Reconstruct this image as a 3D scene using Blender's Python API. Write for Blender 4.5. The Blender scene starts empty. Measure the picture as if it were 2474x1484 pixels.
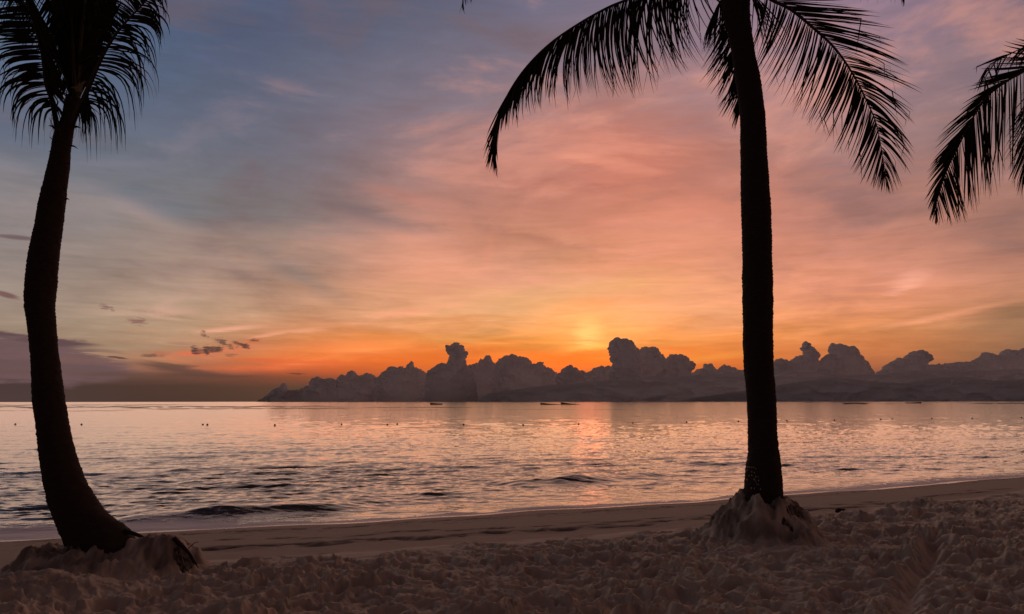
import bpy, bmesh, math, random
import numpy as np
from mathutils import Vector, Matrix

# ------------------------------------------------------------------ camera, render
sc = bpy.context.scene
col = sc.collection
FPX = 1787.0; CX, CY = 1237.0, 742.0          # pinhole of the photograph at 2474 x 1484
CAM_H = 2.6
PITCH = math.atan((970.0 - CY) / FPX)
ROLL = math.radians(-0.08)
cam_d = bpy.data.cameras.new('camera')
cam_d.sensor_width = 36.0
cam_d.lens = 36.0 * FPX / 2474.0
cam_d.clip_start = 0.05
cam_d.clip_end = 200000.0
cam = bpy.data.objects.new('camera', cam_d)
col.objects.link(cam)
cam_rot = Matrix.Rotation(math.pi / 2 + PITCH, 4, 'X') @ Matrix.Rotation(ROLL, 4, 'Z')
cam.matrix_world = Matrix.Translation((0, 0, CAM_H)) @ cam_rot
sc.camera = cam
R3 = np.array(cam_rot.to_3x3())

sc.view_settings.view_transform = 'Standard'
sc.view_settings.look = 'None'
sc.view_settings.exposure = 0.0
sc.view_settings.gamma = 1.0
sc.cycles.use_denoising = True
sc.cycles.max_bounces = 5
sc.cycles.diffuse_bounces = 3
sc.cycles.glossy_bounces = 3
sc.cycles.caustics_reflective = False
sc.cycles.sample_clamp_indirect = 4.0


def ray(px, py):
    v = np.array([px - CX, CY - py, -FPX])
    return R3 @ v


def P(px, py, Y):
    """world point seen at photo position (px,py) at forward distance Y"""
    r = ray(px, py)
    k = Y / r[1]
    return Vector((r[0] * k, Y, CAM_H + r[2] * k))


def G(px, py, z=0.0):
    """where that line of sight meets height z"""
    r = ray(px, py)
    k = (z - CAM_H) / r[2]
    return Vector((r[0] * k, r[1] * k, z))


def azel(px, py):
    r = ray(px, py)
    return math.atan2(r[0], r[1]), math.atan2(r[2], math.hypot(r[0], r[1]))


def dir_to_px(az, el):
    d = np.array([math.sin(az) * math.cos(el), math.cos(az) * math.cos(el), math.sin(el)])
    c = R3.T @ d
    if c[2] > -0.05:
        return None
    return CX + FPX * c[0] / -c[2], CY - FPX * c[1] / -c[2]


def lin(c, k=1.0):
    o = []
    for v in c:
        v = v / 255.0
        o.append((v / 12.92 if v <= 0.04045 else ((v + 0.055) / 1.055) ** 2.4) * k)
    return o


# ------------------------------------------------------------------ node helper
class NT:
    def __init__(s, nt):
        s.nt = nt

    def new(s, t, **kw):
        n = s.nt.nodes.new(t)
        for k, v in kw.items():
            setattr(n, k, v)
        return n

    def put(s, sock, v):
        if isinstance(v, bpy.types.NodeSocket):
            s.nt.links.new(v, sock)
        else:
            sock.default_value = v

    def math(s, op, a, b=0.0, c=0.0, clamp=False):
        n = s.new('ShaderNodeMath', operation=op)
        n.use_clamp = clamp
        s.put(n.inputs[0], a); s.put(n.inputs[1], b); s.put(n.inputs[2], c)
        return n.outputs[0]

    def vmath(s, op, a, b=(0, 0, 0)):
        n = s.new('ShaderNodeVectorMath', operation=op)
        s.put(n.inputs[0], a); s.put(n.inputs[1], b)
        return n.outputs['Value'] if op in ('LENGTH', 'DOT_PRODUCT') else n.outputs[0]

    def noise(s, vec, scale, detail=3.0, rough=0.5, dist=0.0):
        n = s.new('ShaderNodeTexNoise')
        s.put(n.inputs['Vector'], vec); s.put(n.inputs['Scale'], scale)
        n.inputs['Detail'].default_value = detail
        n.inputs['Roughness'].default_value = rough
        n.inputs['Distortion'].default_value = dist
        return n.outputs['Fac']

    def maprange(s, v, a, b, c=0.0, d=1.0, smooth=True):
        n = s.new('ShaderNodeMapRange')
        n.interpolation_type = 'SMOOTHSTEP' if smooth else 'LINEAR'
        s.put(n.inputs[0], v)
        for i, q in enumerate((a, b, c, d)):
            s.put(n.inputs[i + 1], q)
        return n.outputs[0]

    def mix(s, f, a, b, blend='MIX'):
        n = s.new('ShaderNodeMix', data_type='RGBA', blend_type=blend)
        s.put(n.inputs[0], f)
        s.put(n.inputs[6], a if isinstance(a, bpy.types.NodeSocket) else tuple(a)[:3] + (1.0,))
        s.put(n.inputs[7], b if isinstance(b, bpy.types.NodeSocket) else tuple(b)[:3] + (1.0,))
        return n.outputs[2]


# ------------------------------------------------------------------ world: dusk sky
SUN_AZ, SUN_EL = 0.0, azel(1405, 800)[1]
XS = [0, 250, 500, 750, 1000, 1250, 1430, 1500, 1750, 2000, 2250, 2474]
SKY = {
 0:   [(98,116,144),(88,104,134),(82,96,124),(90,96,122),(96,99,120),(112,107,128),(124,115,134),(128,118,137),(142,122,140),(150,124,143),(140,118,135),(114,102,117)],
 120: [(94,112,138),(84,100,128),(80,93,118),(92,98,120),(108,106,124),(126,114,128),(140,119,130),(146,122,132),(150,124,136),(152,124,136),(146,120,130),(120,104,114)],
 240: [(94,106,130),(92,104,126),(95,102,120),(110,108,125),(130,118,130),(146,122,129),(172,125,120),(182,126,116),(166,129,130),(160,128,134),(152,124,129),(128,109,113)],
 400: [(118,120,128),(112,116,128),(110,112,126),(119,112,122),(163,125,122),(182,120,109),(192,120,104),(196,121,103),(182,119,104),(170,127,121),(160,124,119),(148,114,109)],
 550: [(142,130,128),(130,124,123),(128,122,120),(136,121,120),(202,140,121),(190,125,106),(212,134,111),(220,140,115),(222,140,115),(196,130,114),(204,134,112),(166,116,99)],
 670: [(150,135,129),(166,142,129),(190,151,132),(164,130,114),(234,156,121),(208,146,115),(228,150,112),(233,151,112),(240,160,124),(238,154,121),(216,145,118),(198,134,108)],
 760: [(160,142,127),(176,148,126),(186,155,128),(220,156,119),(234,166,121),(228,166,116),(248,192,116),(250,178,112),(252,170,120),(241,152,107),(234,150,108),(164,120,90)],
 820: [(160,134,116),(165,140,114),(196,150,116),(234,138,80),(226,134,66),(248,148,70),(255,182,86),(252,160,76),(250,150,80),(222,136,76),(186,126,80),(142,106,80)],
 870: [(140,110,98),(155,122,101),(192,124,88),(250,120,56),(230,104,38),(250,120,40),(255,140,42),(250,134,44),(238,124,54),(202,112,66),(180,110,70),(130,95,75)],
 898: [(100,76,76),(132,99,87),(150,92,74),(190,86,54),(205,92,44),(220,100,44),(225,105,46),(222,104,46),(210,100,50),(180,95,60),(150,92,68),(110,80,68)],
 912: [(76,60,62),(78,56,51),(92,62,54),(128,68,52),(170,80,50),(180,85,50),(180,85,52),(180,86,52),(160,80,52),(130,78,60),(110,75,62),(90,68,62)],
 935: [(70,55,56),(72,53,49),(74,53,48),(86,58,50),(100,66,56),(100,68,58),(100,68,58),(100,68,58),(96,66,58),(90,64,58),(84,62,57),(78,60,58)],
 972: [(76,60,60),(72,54,50),(70,51,47),(74,55,50),(76,57,52),(78,58,53),(80,60,54),(80,59,54),(78,58,54),(76,57,54),(74,56,54),(72,56,55)],
}
YS = sorted(SKY)


def skycol(px, py):
    py = min(max(py, YS[0]), YS[-1]); px = min(max(px, XS[0]), XS[-1])
    j = max(i for i in range(len(YS)) if YS[i] <= py); j = min(j, len(YS) - 2)
    i = max(k for k in range(len(XS)) if XS[k] <= px); i = min(i, len(XS) - 2)
    fy = (py - YS[j]) / (YS[j + 1] - YS[j]); fx = (px - XS[i]) / (XS[i + 1] - XS[i])
    q = []
    for c in range(3):
        a = SKY[YS[j]][i][c] * (1 - fx) + SKY[YS[j]][i + 1][c] * fx
        b = SKY[YS[j + 1]][i][c] * (1 - fx) + SKY[YS[j + 1]][i + 1][c] * fx
        q.append(a * (1 - fy) + b * fy)
    return q


world = bpy.data.worlds.new('World')
sc.world = world
world.use_nodes = True
world.cycles.sampling_method = 'MANUAL'
world.cycles.sample_map_resolution = 512
world.node_tree.nodes.clear()
W = NT(world.node_tree)
gen = W.new('ShaderNodeTexCoord').outputs['Generated']
sep = W.new('ShaderNodeSeparateXYZ'); W.put(sep.inputs[0], gen)
dx, dy, dz = sep.outputs
D2 = 180 / math.pi
az = W.math('MULTIPLY', W.math('ARCTAN2', dx, dy), D2)
el = W.math('MULTIPLY', W.math('ARCSINE', dz), D2)
# horizontally drawn-out cloud texture (veil seen from below)
st = W.new('ShaderNodeMapping'); W.put(st.inputs[0], gen); st.inputs['Scale'].default_value = (1, 1, 6.5)
st.inputs['Rotation'].default_value = (0, math.radians(-7), 0)
streakv = st.outputs[0]
n1 = W.noise(streakv, 2.6, 6.0, 0.55, 0.6)
n2 = W.noise(streakv, 9.0, 5.0, 0.6, 0.9)
st2 = W.new('ShaderNodeMapping'); W.put(st2.inputs[0], gen); st2.inputs['Scale'].default_value = (1, 1, 11)
st2.inputs['Rotation'].default_value = (0, math.radians(5), 0); st2.inputs['Location'].default_value = (3, 1, 2)
n3 = W.noise(st2.outputs[0], 9.0, 5.0, 0.6, 0.8)
n4 = W.noise(gen, 5.0, 4.0, 0.5)
n1c = W.math('SUBTRACT', n1, 0.5); n2c = W.math('SUBTRACT', n2, 0.5); n3c = W.math('SUBTRACT', n3, 0.5); n4c = W.math('SUBTRACT', n4, 0.5)
# keep the haze bands at the horizon level
calm = W.maprange(el, 2.0, 9.0)
elw = W.math('ADD', el, W.math('MULTIPLY', calm, W.math('ADD', W.math('MULTIPLY', n1c, 7.0), W.math('MULTIPLY', n2c, 2.2))))
elw = W.math('ADD', elw, W.math('MULTIPLY', n3c, 0.35))
azw = W.math('ADD', az, W.math('MULTIPLY', n1c, 9.0))
azu = W.math('DIVIDE', W.math('ADD', azw, 180.0), 360.0)

rows = []
for y in reversed(YS):
    e = azel(1237, y)[1] * D2
    rows.append((e, None))
rows.append((42.0, 42)); rows.append((62.0, 62)); rows.append((90.0, 90))
azs = [-180, -120, -100, -80, -55] + [a for a in range(-38, 39, 4)] + [55, 80, 100, 120, 180]
BACK = (38, 35, 42)


def rowcolor(e, a):
    aa = max(-38, min(38, a))
    pp = dir_to_px(math.radians(aa), math.radians(min(e, 31)))
    c = skycol(*pp)
    zen = (44, 41, 50)
    if e > 31:
        f = min(1, (e - 31) / 12)
        c = [c[i] * (1 - f) + zen[i] * f for i in range(3)]
    if abs(a) > 40:
        f = max(0, min(1, (abs(a) - 82) / 36))
        f = f * f * (3 - 2 * f)
        g_ = 1 + .22 * min(1, (abs(a) - 40) / 15)          # unseen side sky, brightened to throw more light on the sand
        c = [min(255, c[0] * g_), min(255, c[1] * g_ * .96), min(255, c[2] * g_ * .84)]
        if e > 60: f *= max(0, (90 - e) / 30)
        hz = BACK if e > 3 else (38, 33, 34)
        c = [c[i] * (1 - f) + hz[i] * f for i in range(3)]
    return c


cur = None; pe = None
for e, tag_ in rows:
    r = W.new('ShaderNodeValToRGB')
    r.color_ramp.interpolation = 'B_SPLINE'
    els = r.color_ramp.elements
    while len(els) > 1:
        els.remove(els[-1])
    first = True
    for a in azs:
        p = (a + 180) / 360.0
        if first:
            x = els[0]; x.position = p; first = False
        else:
            x = els.new(p)
        x.color = tuple(lin(rowcolor(e, a))) + (1,)
    W.put(r.inputs[0], azu)
    if cur is None:
        cur = r.outputs[0]
    else:
        f = W.maprange(elw, pe, e, 0, 1, smooth=False)
        cur = W.mix(f, cur, r.outputs[0])
    pe = e

# patches of lit and shaded cloud: (x, y, rx, ry, tilt, colour, strength, softness, raggedness)
FEAT = [
 (1440,785,220,80,0,(255,172,98),.35,1,.4),
 (1428,798,46,40,0,(255,214,124),.68,1,.9),
 (1440,836,75,11,4,(255,205,95),.8,1,.8),
 (1380,872,260,30,3,(255,122,34),.45,1,.6),
 (1700,868,170,12,6,(255,160,70),.5,1,.6),
 (820,848,210,30,3,(255,140,76),.6,1,.8),
 (700,880,190,14,2,(240,108,62),.5,1,.8),
 (1090,858,150,26,0,(214,98,38),.5,1,.7),
 (960,757,190,16,8,(255,170,130),.75,1,.6),
 (1150,815,220,20,3,(216,150,90),.5,1,.8),
 (1500,360,250,95,-8,(206,122,102),.55,1,.5),
 (1430,385,120,16,-9,(226,144,120),.75,.8,.5),
 (1540,412,90,12,-7,(222,140,116),.6,.8,.5),
 (1350,450,220,22,-4,(178,106,92),.45,1,.7),
 (690,648,190,34,-28,(146,124,116),.75,1,.3),
 (900,520,220,28,-13,(124,108,112),.6,1,.4),
 (420,560,260,32,-27,(166,142,134),.5,1,.3),
 (330,470,240,50,-20,(104,110,122),.5,1,.3),
 (1320,585,240,16,-11,(176,112,96),.45,1,.8),
 (1180,610,16,60,-12,(224,142,116),.4,1,.4),
 (1250,640,150,30,20,(190,130,108),.45,1,.5),
 (1000,480,160,26,-12,(206,132,118),.4,1,.5),
 (395,755,110,20,0,(222,170,148),.6,1,.9),
 (560,795,100,9,8,(255,180,150),.75,1,.6),
 (640,812,60,6,12,(255,172,140),.7,1,.6),
 (400,735,60,18,30,(206,160,142),.5,1,.6),
 (2190,680,60,24,20,(255,180,154),.5,1,.9),
 (2140,690,100,20,-5,(192,124,102),.6,1,.9),
 (2300,760,230,10,9,(255,168,126),.5,1,.5),
 (2010,795,200,10,8,(255,160,104),.4,1,.5),
 (2440,770,180,50,12,(150,112,84),.6,1,.5),
 (2050,400,170,40,0,(150,116,118),.5,1,.6),
 (2300,560,160,30,5,(160,112,100),.35,1,.7),
 (2400,160,150,50,10,(140,116,128),.4,1,.6),
 (600,100,150,120,30,(84,90,116),.4,1,.5),
 (960,180,200,40,20,(116,110,128),.35,1,.5),
 (30,573,62,7,0,(112,92,94),.9,.6,.4),
 (14,712,42,8,-14,(116,82,80),.9,.6,.4),
 (540,850,110,16,10,(222,116,84),.6,1,.7),
 (460,856,60,9,6,(232,112,78),.8,1,1.),
 (600,828,40,10,12,(236,120,84),.7,1,1.),
 (472,846,20,12,0,(84,60,60),.95,.7,1.),
 (503,848,22,13,8,(80,56,56),.95,.7,1.),
 (532,844,22,10,10,(88,60,58),.95,.7,1.),
 (548,831,26,8,-22,(100,72,66),.85,.7,1.),
 (582,832,22,6,-18,(84,56,54),.9,.7,.8),
 (613,823,17,7,0,(120,66,54),.9,.8,.8),
 (258,745,18,9,-18,(132,98,92),.85,.7,1.),
 (330,777,30,8,-6,(138,98,92),.85,.7,.9),
 (497,808,17,6,-25,(128,84,74),.85,.7,.9),
 (386,853,30,8,4,(200,108,86),.7,.9,1.),
 (366,859,34,5,0,(110,80,72),.8,.7,.7),
 (560,859,14,5,0,(128,84,72),.6,.8,.8),
 (455,830,60,5,-3,(140,112,96),.6,1,.7),
 (-40,858,370,58,-5,(108,82,86),.95,.25,.45),
 (120,826,190,10,-7,(98,74,78),.85,.5,.25),
 (60,885,260,22,-2,(104,80,82),.8,.5,.7),
 (110,900,230,8,0,(104,78,76),.5,1,.6),
 (210,870,120,12,-3,(116,86,84),.85,.6,.8),
 (283,864,26,3,-6,(90,66,66),.9,.6,.5),
 (300,840,130,10,2,(168,138,112),.8,.8,.5),
 (430,890,130,13,-7,(90,66,61),.85,.8,.7),
 (480,906,120,9,-2,(92,64,58),.8,.9,.7),
 (260,905,120,8,3,(96,70,66),.7,.9,.7),
 (718,903,26,3,0,(96,58,48),.85,.6,.6),
 (700,800,110,7,7,(250,172,134),.6,1,.8),
 (620,872,150,9,2,(232,102,64),.6,1,.8),
 (330,800,110,7,3,(196,146,116),.6,1,.8),
 (860,845,120,8,3,(255,152,84),.6,1,.8),
 (1000,800,180,6,4,(238,150,96),.5,1,.8),
]
axis = W.new('ShaderNodeCombineXYZ'); W.put(axis.inputs[0], az); W.put(axis.inputs[1], el)
n5 = W.math('SUBTRACT', W.noise(streakv, 34.0, 5.0, 0.65, 0.8), .5)
n7 = W.math('SUBTRACT', W.noise(gen, 46.0, 5.0, 0.65, 0.5), .5)
rag2 = W.new('ShaderNodeCombineXYZ')
W.put(rag2.inputs[0], W.math('MULTIPLY', n7, 4.5)); W.put(rag2.inputs[1], W.math('MULTIPLY', n5, 5.5))
rag = W.new('ShaderNodeCombineXYZ')
W.put(rag.inputs[0], W.math('ADD', W.math('MULTIPLY', n3c, 2.0), W.math('MULTIPLY', n4c, 1.5)))
W.put(rag.inputs[1], W.math('ADD', W.math('MULTIPLY', n2c, 2.6), W.math('MULTIPLY', n3c, 2.6)))
axv = axis.outputs[0]
for fi, (fx, fy, rx, ry, tilt, c, stg, soft, rg) in enumerate(FEAT):
    if fi % 8 == 7:      # chain the evaluation so that the node stack stays small
        axv = W.vmath('ADD', axv, W.vmath('MULTIPLY', cur, (1e-7, 1e-7, 0)))
    a0, e0 = (q * D2 for q in azel(fx, fy))
    a1, e1 = (q * D2 for q in azel(fx + 10, fy)); a2, e2 = (q * D2 for q in azel(fx, fy - 10))
    sx = math.hypot(a1 - a0, e1 - e0) * rx / 10; sy = abs(e2 - e0) * ry / 10
    m = W.new('ShaderNodeMapping', vector_type='TEXTURE')
    m.inputs['Location'].default_value = (a0, e0, 0)
    m.inputs['Rotation'].default_value = (0, 0, math.radians(tilt))
    m.inputs['Scale'].default_value = (sx, sy, 1)
    W.put(m.inputs[0], axv)
    v = m.outputs[0]
    if rg:
        v = W.vmath('ADD', v, W.vmath('MULTIPLY', (rag if rx > 40 else rag2).outputs[0], (rg, rg, 0)))
    d = W.vmath('LENGTH', v)
    f = W.maprange(d, 1.15, 1.15 * (1 - soft), 0.0, stg)
    cl_ = lin(c)
    if c[0] == 255 and rx > 40 and abs(fx - 1430) < 110: cl_ = [cl_[0] * (4.5 if rx < 80 else 1.9), cl_[1] * 1.02, cl_[2]]
    cur = W.mix(f, cur, cl_)
# fine brightness texture of the veil, weaker at the horizon
st3 = W.new('ShaderNodeMapping'); W.put(st3.inputs[0], gen); st3.inputs['Scale'].default_value = (1, 1, 3.0)
st3.inputs['Rotation'].default_value = (0, math.radians(-16), 0); st3.inputs['Location'].default_value = (7, 3, 1)
n6 = W.noise(st3.outputs[0], 4.2, 7.0, 0.56, 0.35)
n6c = W.math('SUBTRACT', n6, 0.5)
cur = W.mix(W.maprange(W.math('MULTIPLY', n6c, W.maprange(el, 3.0, 12.0)), .02, .17, 0, W.maprange(az, -30.0, 6.0, .04, .42)), cur, lin((220, 148, 124)))
cur = W.mix(W.maprange(W.math('MULTIPLY', n6c, W.maprange(el, 3.0, 12.0)), -.02, -.18, 0, .38), cur, lin((140, 112, 114)))
br = W.math('ADD', W.math('ADD', 1.0, W.math('MULTIPLY', n6c, .9)), W.math('ADD', W.math('MULTIPLY', n2c, W.maprange(el, 6.0, 20.0, .46, .30)), W.math('MULTIPLY', n3c, W.maprange(el, 5.0, 18.0, .55, .14))))
brf = W.maprange(el, 1.2, 5.0)
bw = W.math('ADD', 1.0, W.math('MULTIPLY', W.math('SUBTRACT', br, 1.0), brf))
sc_ = W.new('ShaderNodeVectorMath', operation='SCALE'); W.put(sc_.inputs[0], cur); W.put(sc_.inputs['Scale'], W.math('MULTIPLY', bw, .965))
nish = W.new('ShaderNodeTexSky', sky_type='NISHITA')
nish.sun_disc = False
nish.sun_elevation = SUN_EL
nish.sun_rotation = SUN_AZ
ns = W.new('ShaderNodeVectorMath', operation='SCALE'); W.put(ns.inputs[0], nish.outputs[0]); ns.inputs['Scale'].default_value = 0.001
tot = W.vmath('ADD', sc_.outputs[0], ns.outputs[0])
bg = W.new('ShaderNodeBackground'); W.put(bg.inputs[0], tot); bg.inputs[1].default_value = 1.0
wo = W.new('ShaderNodeOutputWorld'); W.put(wo.inputs[0], bg.outputs[0])

# veiled sun
sun_d = bpy.data.lights.new('sun', 'SUN')
sun_d.energy = 0.70
sun_d.angle = math.radians(72)
sun_d.color = (1.0, 0.60, 0.42)
sun = bpy.data.objects.new('sun', sun_d); col.objects.link(sun)
sd = Vector((math.sin(SUN_AZ) * math.cos(SUN_EL), math.cos(SUN_AZ) * math.cos(SUN_EL), math.sin(SUN_EL)))
sun.rotation_euler = sd.to_track_quat('Z', 'Y').to_euler()


# ------------------------------------------------------------------ helpers
def tag(o, label=None, cat=None, group=None, kind=None):
    if label: o['label'] = label
    if cat: o['category'] = cat
    if group: o['group'] = group
    if kind: o['kind'] = kind
    return o


def mesh_obj(name, verts, faces, m, parent=None, smooth=True, loc=None):
    me = bpy.data.meshes.new(name)
    verts = np.asarray(verts, dtype=np.float64)
    if loc is not None:
        verts = verts - np.array(loc)
    me.from_pydata(verts.tolist(), [], [tuple(f) for f in faces])
    me.materials.append(m)
    if smooth:
        me.polygons.foreach_set('use_smooth', [True] * len(me.polygons))
    o = bpy.data.objects.new(name, me)
    col.objects.link(o)
    if parent: o.parent = parent
    elif loc is not None: o.location = loc
    return o


def grid_mesh(name, X, Y, Z, m, attrs=None):
    """structured grid -> mesh, built fast"""
    nr, nc = X.shape
    me = bpy.data.meshes.new(name)
    me.vertices.add(nr * nc)
    co = np.stack([X, Y, Z], -1).reshape(-1, 3).astype(np.float32)
    me.vertices.foreach_set('co', co.ravel())
    i = np.arange(nr * nc).reshape(nr, nc)
    q = np.stack([i[:-1, :-1], i[:-1, 1:], i[1:, 1:], i[1:, :-1]], -1).reshape(-1, 4)
    me.loops.add(q.size)
    me.loops.foreach_set('vertex_index', q.ravel().astype(np.int32))
    me.polygons.add(len(q))
    me.polygons.foreach_set('loop_start', (np.arange(len(q)) * 4).astype(np.int32))
    me.polygons.foreach_set('loop_total', np.full(len(q), 4, np.int32))
    me.update(calc_edges=True)
    me.polygons.foreach_set('use_smooth', np.ones(len(q), bool))
    if attrs:
        for k, a in attrs.items():
            at = me.attributes.new(k, 'FLOAT', 'POINT')
            at.data.foreach_set('value', a.astype(np.float32).ravel())
    me.materials.append(m)
    o = bpy.data.objects.new(name, me)
    col.objects.link(o)
    return o


def _hash(ix, iy, s):
    h = (ix.astype(np.int64) * 374761393 + iy.astype(np.int64) * 668265263 + s * 974634777) & 0xFFFFFFFF
    h = ((h ^ (h >> 13)) * 1274126177) & 0xFFFFFFFF
    h = ((h ^ (h >> 16)) * 2246822519) & 0xFFFFFFFF
    return ((h ^ (h >> 15)) & 0xFFFFFF) / float(0xFFFFFF)


def perlin(x, y, s=0):
    ix = np.floor(x); iy = np.floor(y); fx = x - ix; fy = y - iy
    u = fx * fx * fx * (fx * (fx * 6 - 15) + 10); v = fy * fy * fy * (fy * (fy * 6 - 15) + 10)
    def g(a, b):
        t = _hash(ix + a, iy + b, s) * 2 * np.pi
        return np.cos(t) * (fx - a) + np.sin(t) * (fy - b)
    return 1.5 * ((g(0, 0) * (1 - u) + g(1, 0) * u) * (1 - v) + (g(0, 1) * (1 - u) + g(1, 1) * u) * v)


def fbm(x, y, s=0, n=4):
    r = 0; a = 1
    for k in range(n):
        r = r + a * perlin(x * 2 ** k, y * 2 ** k, s + k * 7); a *= .5
    return r


def voronoi(x, y, s=0):
    ix = np.floor(x); iy = np.floor(y)
    f1 = np.full(x.shape, 9.0); f2 = np.full(x.shape, 9.0); idr = np.zeros(x.shape)
    for a in (-1, 0, 1):
        for b in (-1, 0, 1):
            cx_ = ix + a; cy_ = iy + b
            d = np.hypot(cx_ + _hash(cx_, cy_, s) - x, cy_ + _hash(cx_, cy_, s + 1) - y)
            m = d < f1
            f2 = np.where(m, f1, np.minimum(f2, d))
            idr = np.where(m, _hash(cx_, cy_, s + 2), idr)
            f1 = np.where(m, d, f1)
    return f1, f2, idr


def sstep(a, b, x):
    t = np.clip((x - a) / (b - a), 0, 1)
    return t * t * (3 - 2 * t)


def new_mat(name):
    m = bpy.data.materials.new(name); m.use_nodes = True
    n = NT(m.node_tree)
    return m, n, m.node_tree.nodes['Principled BSDF']


def bumpit(n, bsdf, h, dist=0.01, strength=1.0):
    b = n.new('ShaderNodeBump'); b.inputs['Distance'].default_value = dist
    b.inputs['Strength'].default_value = strength
    n.put(b.inputs['Height'], h); n.put(bsdf.inputs['Normal'], b.outputs[0])


# ------------------------------------------------------------------ materials
m_sand, n, b = new_mat('sand')
pos = n.new('ShaderNodeNewGeometry').outputs['Position']
wet = n.new('ShaderNodeAttribute', attribute_name='wet').outputs['Fac']
litter_shade = n.new('ShaderNodeAttribute', attribute_name='litter_and_shade').outputs['Fac']
c1 = n.mix(n.noise(pos, 1.3, 4, .6), (0.63, 0.51, 0.425), (0.50, 0.40, 0.335))
c1 = n.mix(n.maprange(n.noise(pos, 260, 2, .6), .35, .75, 0, .5), c1, (0.25, 0.17, 0.145))
c2 = n.mix(n.noise(pos, .9, 4, .6), (0.34, 0.26, 0.225), (0.30, 0.225, 0.195))
cc = n.mix(n.maprange(wet, .05, .35), c1, c2)
cc = n.mix(litter_shade, cc, (0.075, 0.053, 0.045))  # wrack line, painted footprint shade and darkened mounds
n.put(b.inputs['Base Color'], cc)
n.put(b.inputs['Roughness'], n.maprange(wet, .55, 1.0, .92, .16))
n.put(b.inputs['Specular IOR Level'], n.maprange(wet, .3, .9, .12, .6))
bumpit(n, b, n.noise(pos, 140, 4, .7), .006, .6)

m_water, n, b = new_mat('water')
geo = n.new('ShaderNodeNewGeometry'); pos = geo.outputs['Position']
foam = n.new('ShaderNodeAttribute', attribute_name='foam').outputs['Fac']
mp = n.new('ShaderNodeMapping'); n.put(mp.inputs[0], pos); mp.inputs['Scale'].default_value = (0.45, 1.0, 1.0)
mp.inputs['Rotation'].default_value = (0, 0, math.radians(12))
r1 = n.noise(mp.outputs[0], 5.0, 3, .55, .3)
r2 = n.noise(mp.outputs[0], 1.1, 4, .5, .2)
mp2 = n.new('ShaderNodeMapping'); n.put(mp2.inputs[0], pos); mp2.inputs['Scale'].default_value = (0.3, 1.0, 1.0)
r3 = n.noise(mp2.outputs[0], .22, 5, .6, .2)
hh = n.math('ADD', n.math('MULTIPLY', r1, .014), n.math('MULTIPLY', r2, .055))
hh = n.math('ADD', hh, n.math('MULTIPLY', r3, .20))
bumpit(n, b, hh, 1.0, 1.0)
fn = n.math('ADD', n.noise(pos, 3.0, 5, .65, .8), n.math('MULTIPLY', n.noise(pos, 14.0, 3, .6), .35))
fm = n.maprange(n.math('ADD', foam, n.math('SUBTRACT', fn, .67)), .32, .62)
wave_shade_reef_ = n.new('ShaderNodeAttribute', attribute_name='wave_shade_reef').outputs['Fac']
n.put(b.inputs['Base Color'], n.mix(wave_shade_reef_, n.mix(fm, (0.060, 0.052, 0.056), (0.55, 0.48, 0.55)), (0.05, 0.035, 0.04)))
n.put(b.inputs['Specular IOR Level'], n.maprange(wave_shade_reef_, 0, 1, .5, .03))
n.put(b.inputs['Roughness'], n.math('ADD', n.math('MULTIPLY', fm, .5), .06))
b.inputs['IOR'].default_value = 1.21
rd = n.new('ShaderNodeBsdfDiffuse'); rd.inputs[0].default_value = (0.07, 0.045, 0.05, 1)  # dark tone painted for shaded wave faces far out, and rock
rm_ = n.new('ShaderNodeMixShader'); n.put(rm_.inputs[0], wave_shade_reef_); n.put(rm_.inputs[1], b.outputs[0]); n.put(rm_.inputs[2], rd.outputs[0])
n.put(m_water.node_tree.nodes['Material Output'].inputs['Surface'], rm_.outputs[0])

m_cloud, n, b = new_mat('cloud')
b.inputs['Base Color'].default_value = (0.92, 0.78, 0.72, 1)
b.inputs['Roughness'].default_value = 1.0
b.inputs['Specular IOR Level'].default_value = 0.0
tr = n.new('ShaderNodeBsdfTranslucent'); tr.inputs[0].default_value = (0.85, 0.87, 0.93, 1)
mx = n.new('ShaderNodeMixShader'); mx.inputs[0].default_value = .66
n.put(mx.inputs[1], b.outputs[0]); n.put(mx.inputs[2], tr.outputs[0])
n.put(m_cloud.node_tree.nodes['Material Output'].inputs['Surface'], mx.outputs[0])

m_bark, n, b = new_mat('palm_bark')
tc = n.new('ShaderNodeTexCoord').outputs['Object']
mp = n.new('ShaderNodeMapping'); n.put(mp.inputs[0], tc); mp.inputs['Scale'].default_value = (1, 1, 3.5)
nz = n.noise(mp.outputs[0], 9, 6, .65, .4)
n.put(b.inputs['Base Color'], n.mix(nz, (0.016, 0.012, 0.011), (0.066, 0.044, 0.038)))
b.inputs['Roughness'].default_value = .95; b.inputs['Specular IOR Level'].default_value = .1
bumpit(n, b, n.noise(mp.outputs[0], 40, 5, .7), .01, .8)

m_root, n, b = new_mat('sandy_roots')
tc = n.new('ShaderNodeTexCoord').outputs['Object']
mp = n.new('ShaderNodeMapping'); n.put(mp.inputs[0], tc); mp.inputs['Scale'].default_value = (4, 4, 1)
nz = n.noise(mp.outputs[0], 6, 6, .7, .4)
n.put(b.inputs['Base Color'], n.mix(n.maprange(nz, .42, .62), (0.06, 0.045, 0.038), (0.26, 0.20, 0.165)))
b.inputs['Roughness'].default_value = .95; b.inputs['Specular IOR Level'].default_value = .1
bumpit(n, b, n.noise(mp.outputs[0], 25, 5, .7), .02, .8)

m_leaf, n, b = new_mat('palm_leaf')
tc = n.new('ShaderNodeTexCoord').outputs['Object']
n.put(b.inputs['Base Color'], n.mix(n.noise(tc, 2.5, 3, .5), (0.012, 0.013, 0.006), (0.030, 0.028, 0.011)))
b.inputs['Roughness'].default_value = .75; b.inputs['Specular IOR Level'].default_value = .12

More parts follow.
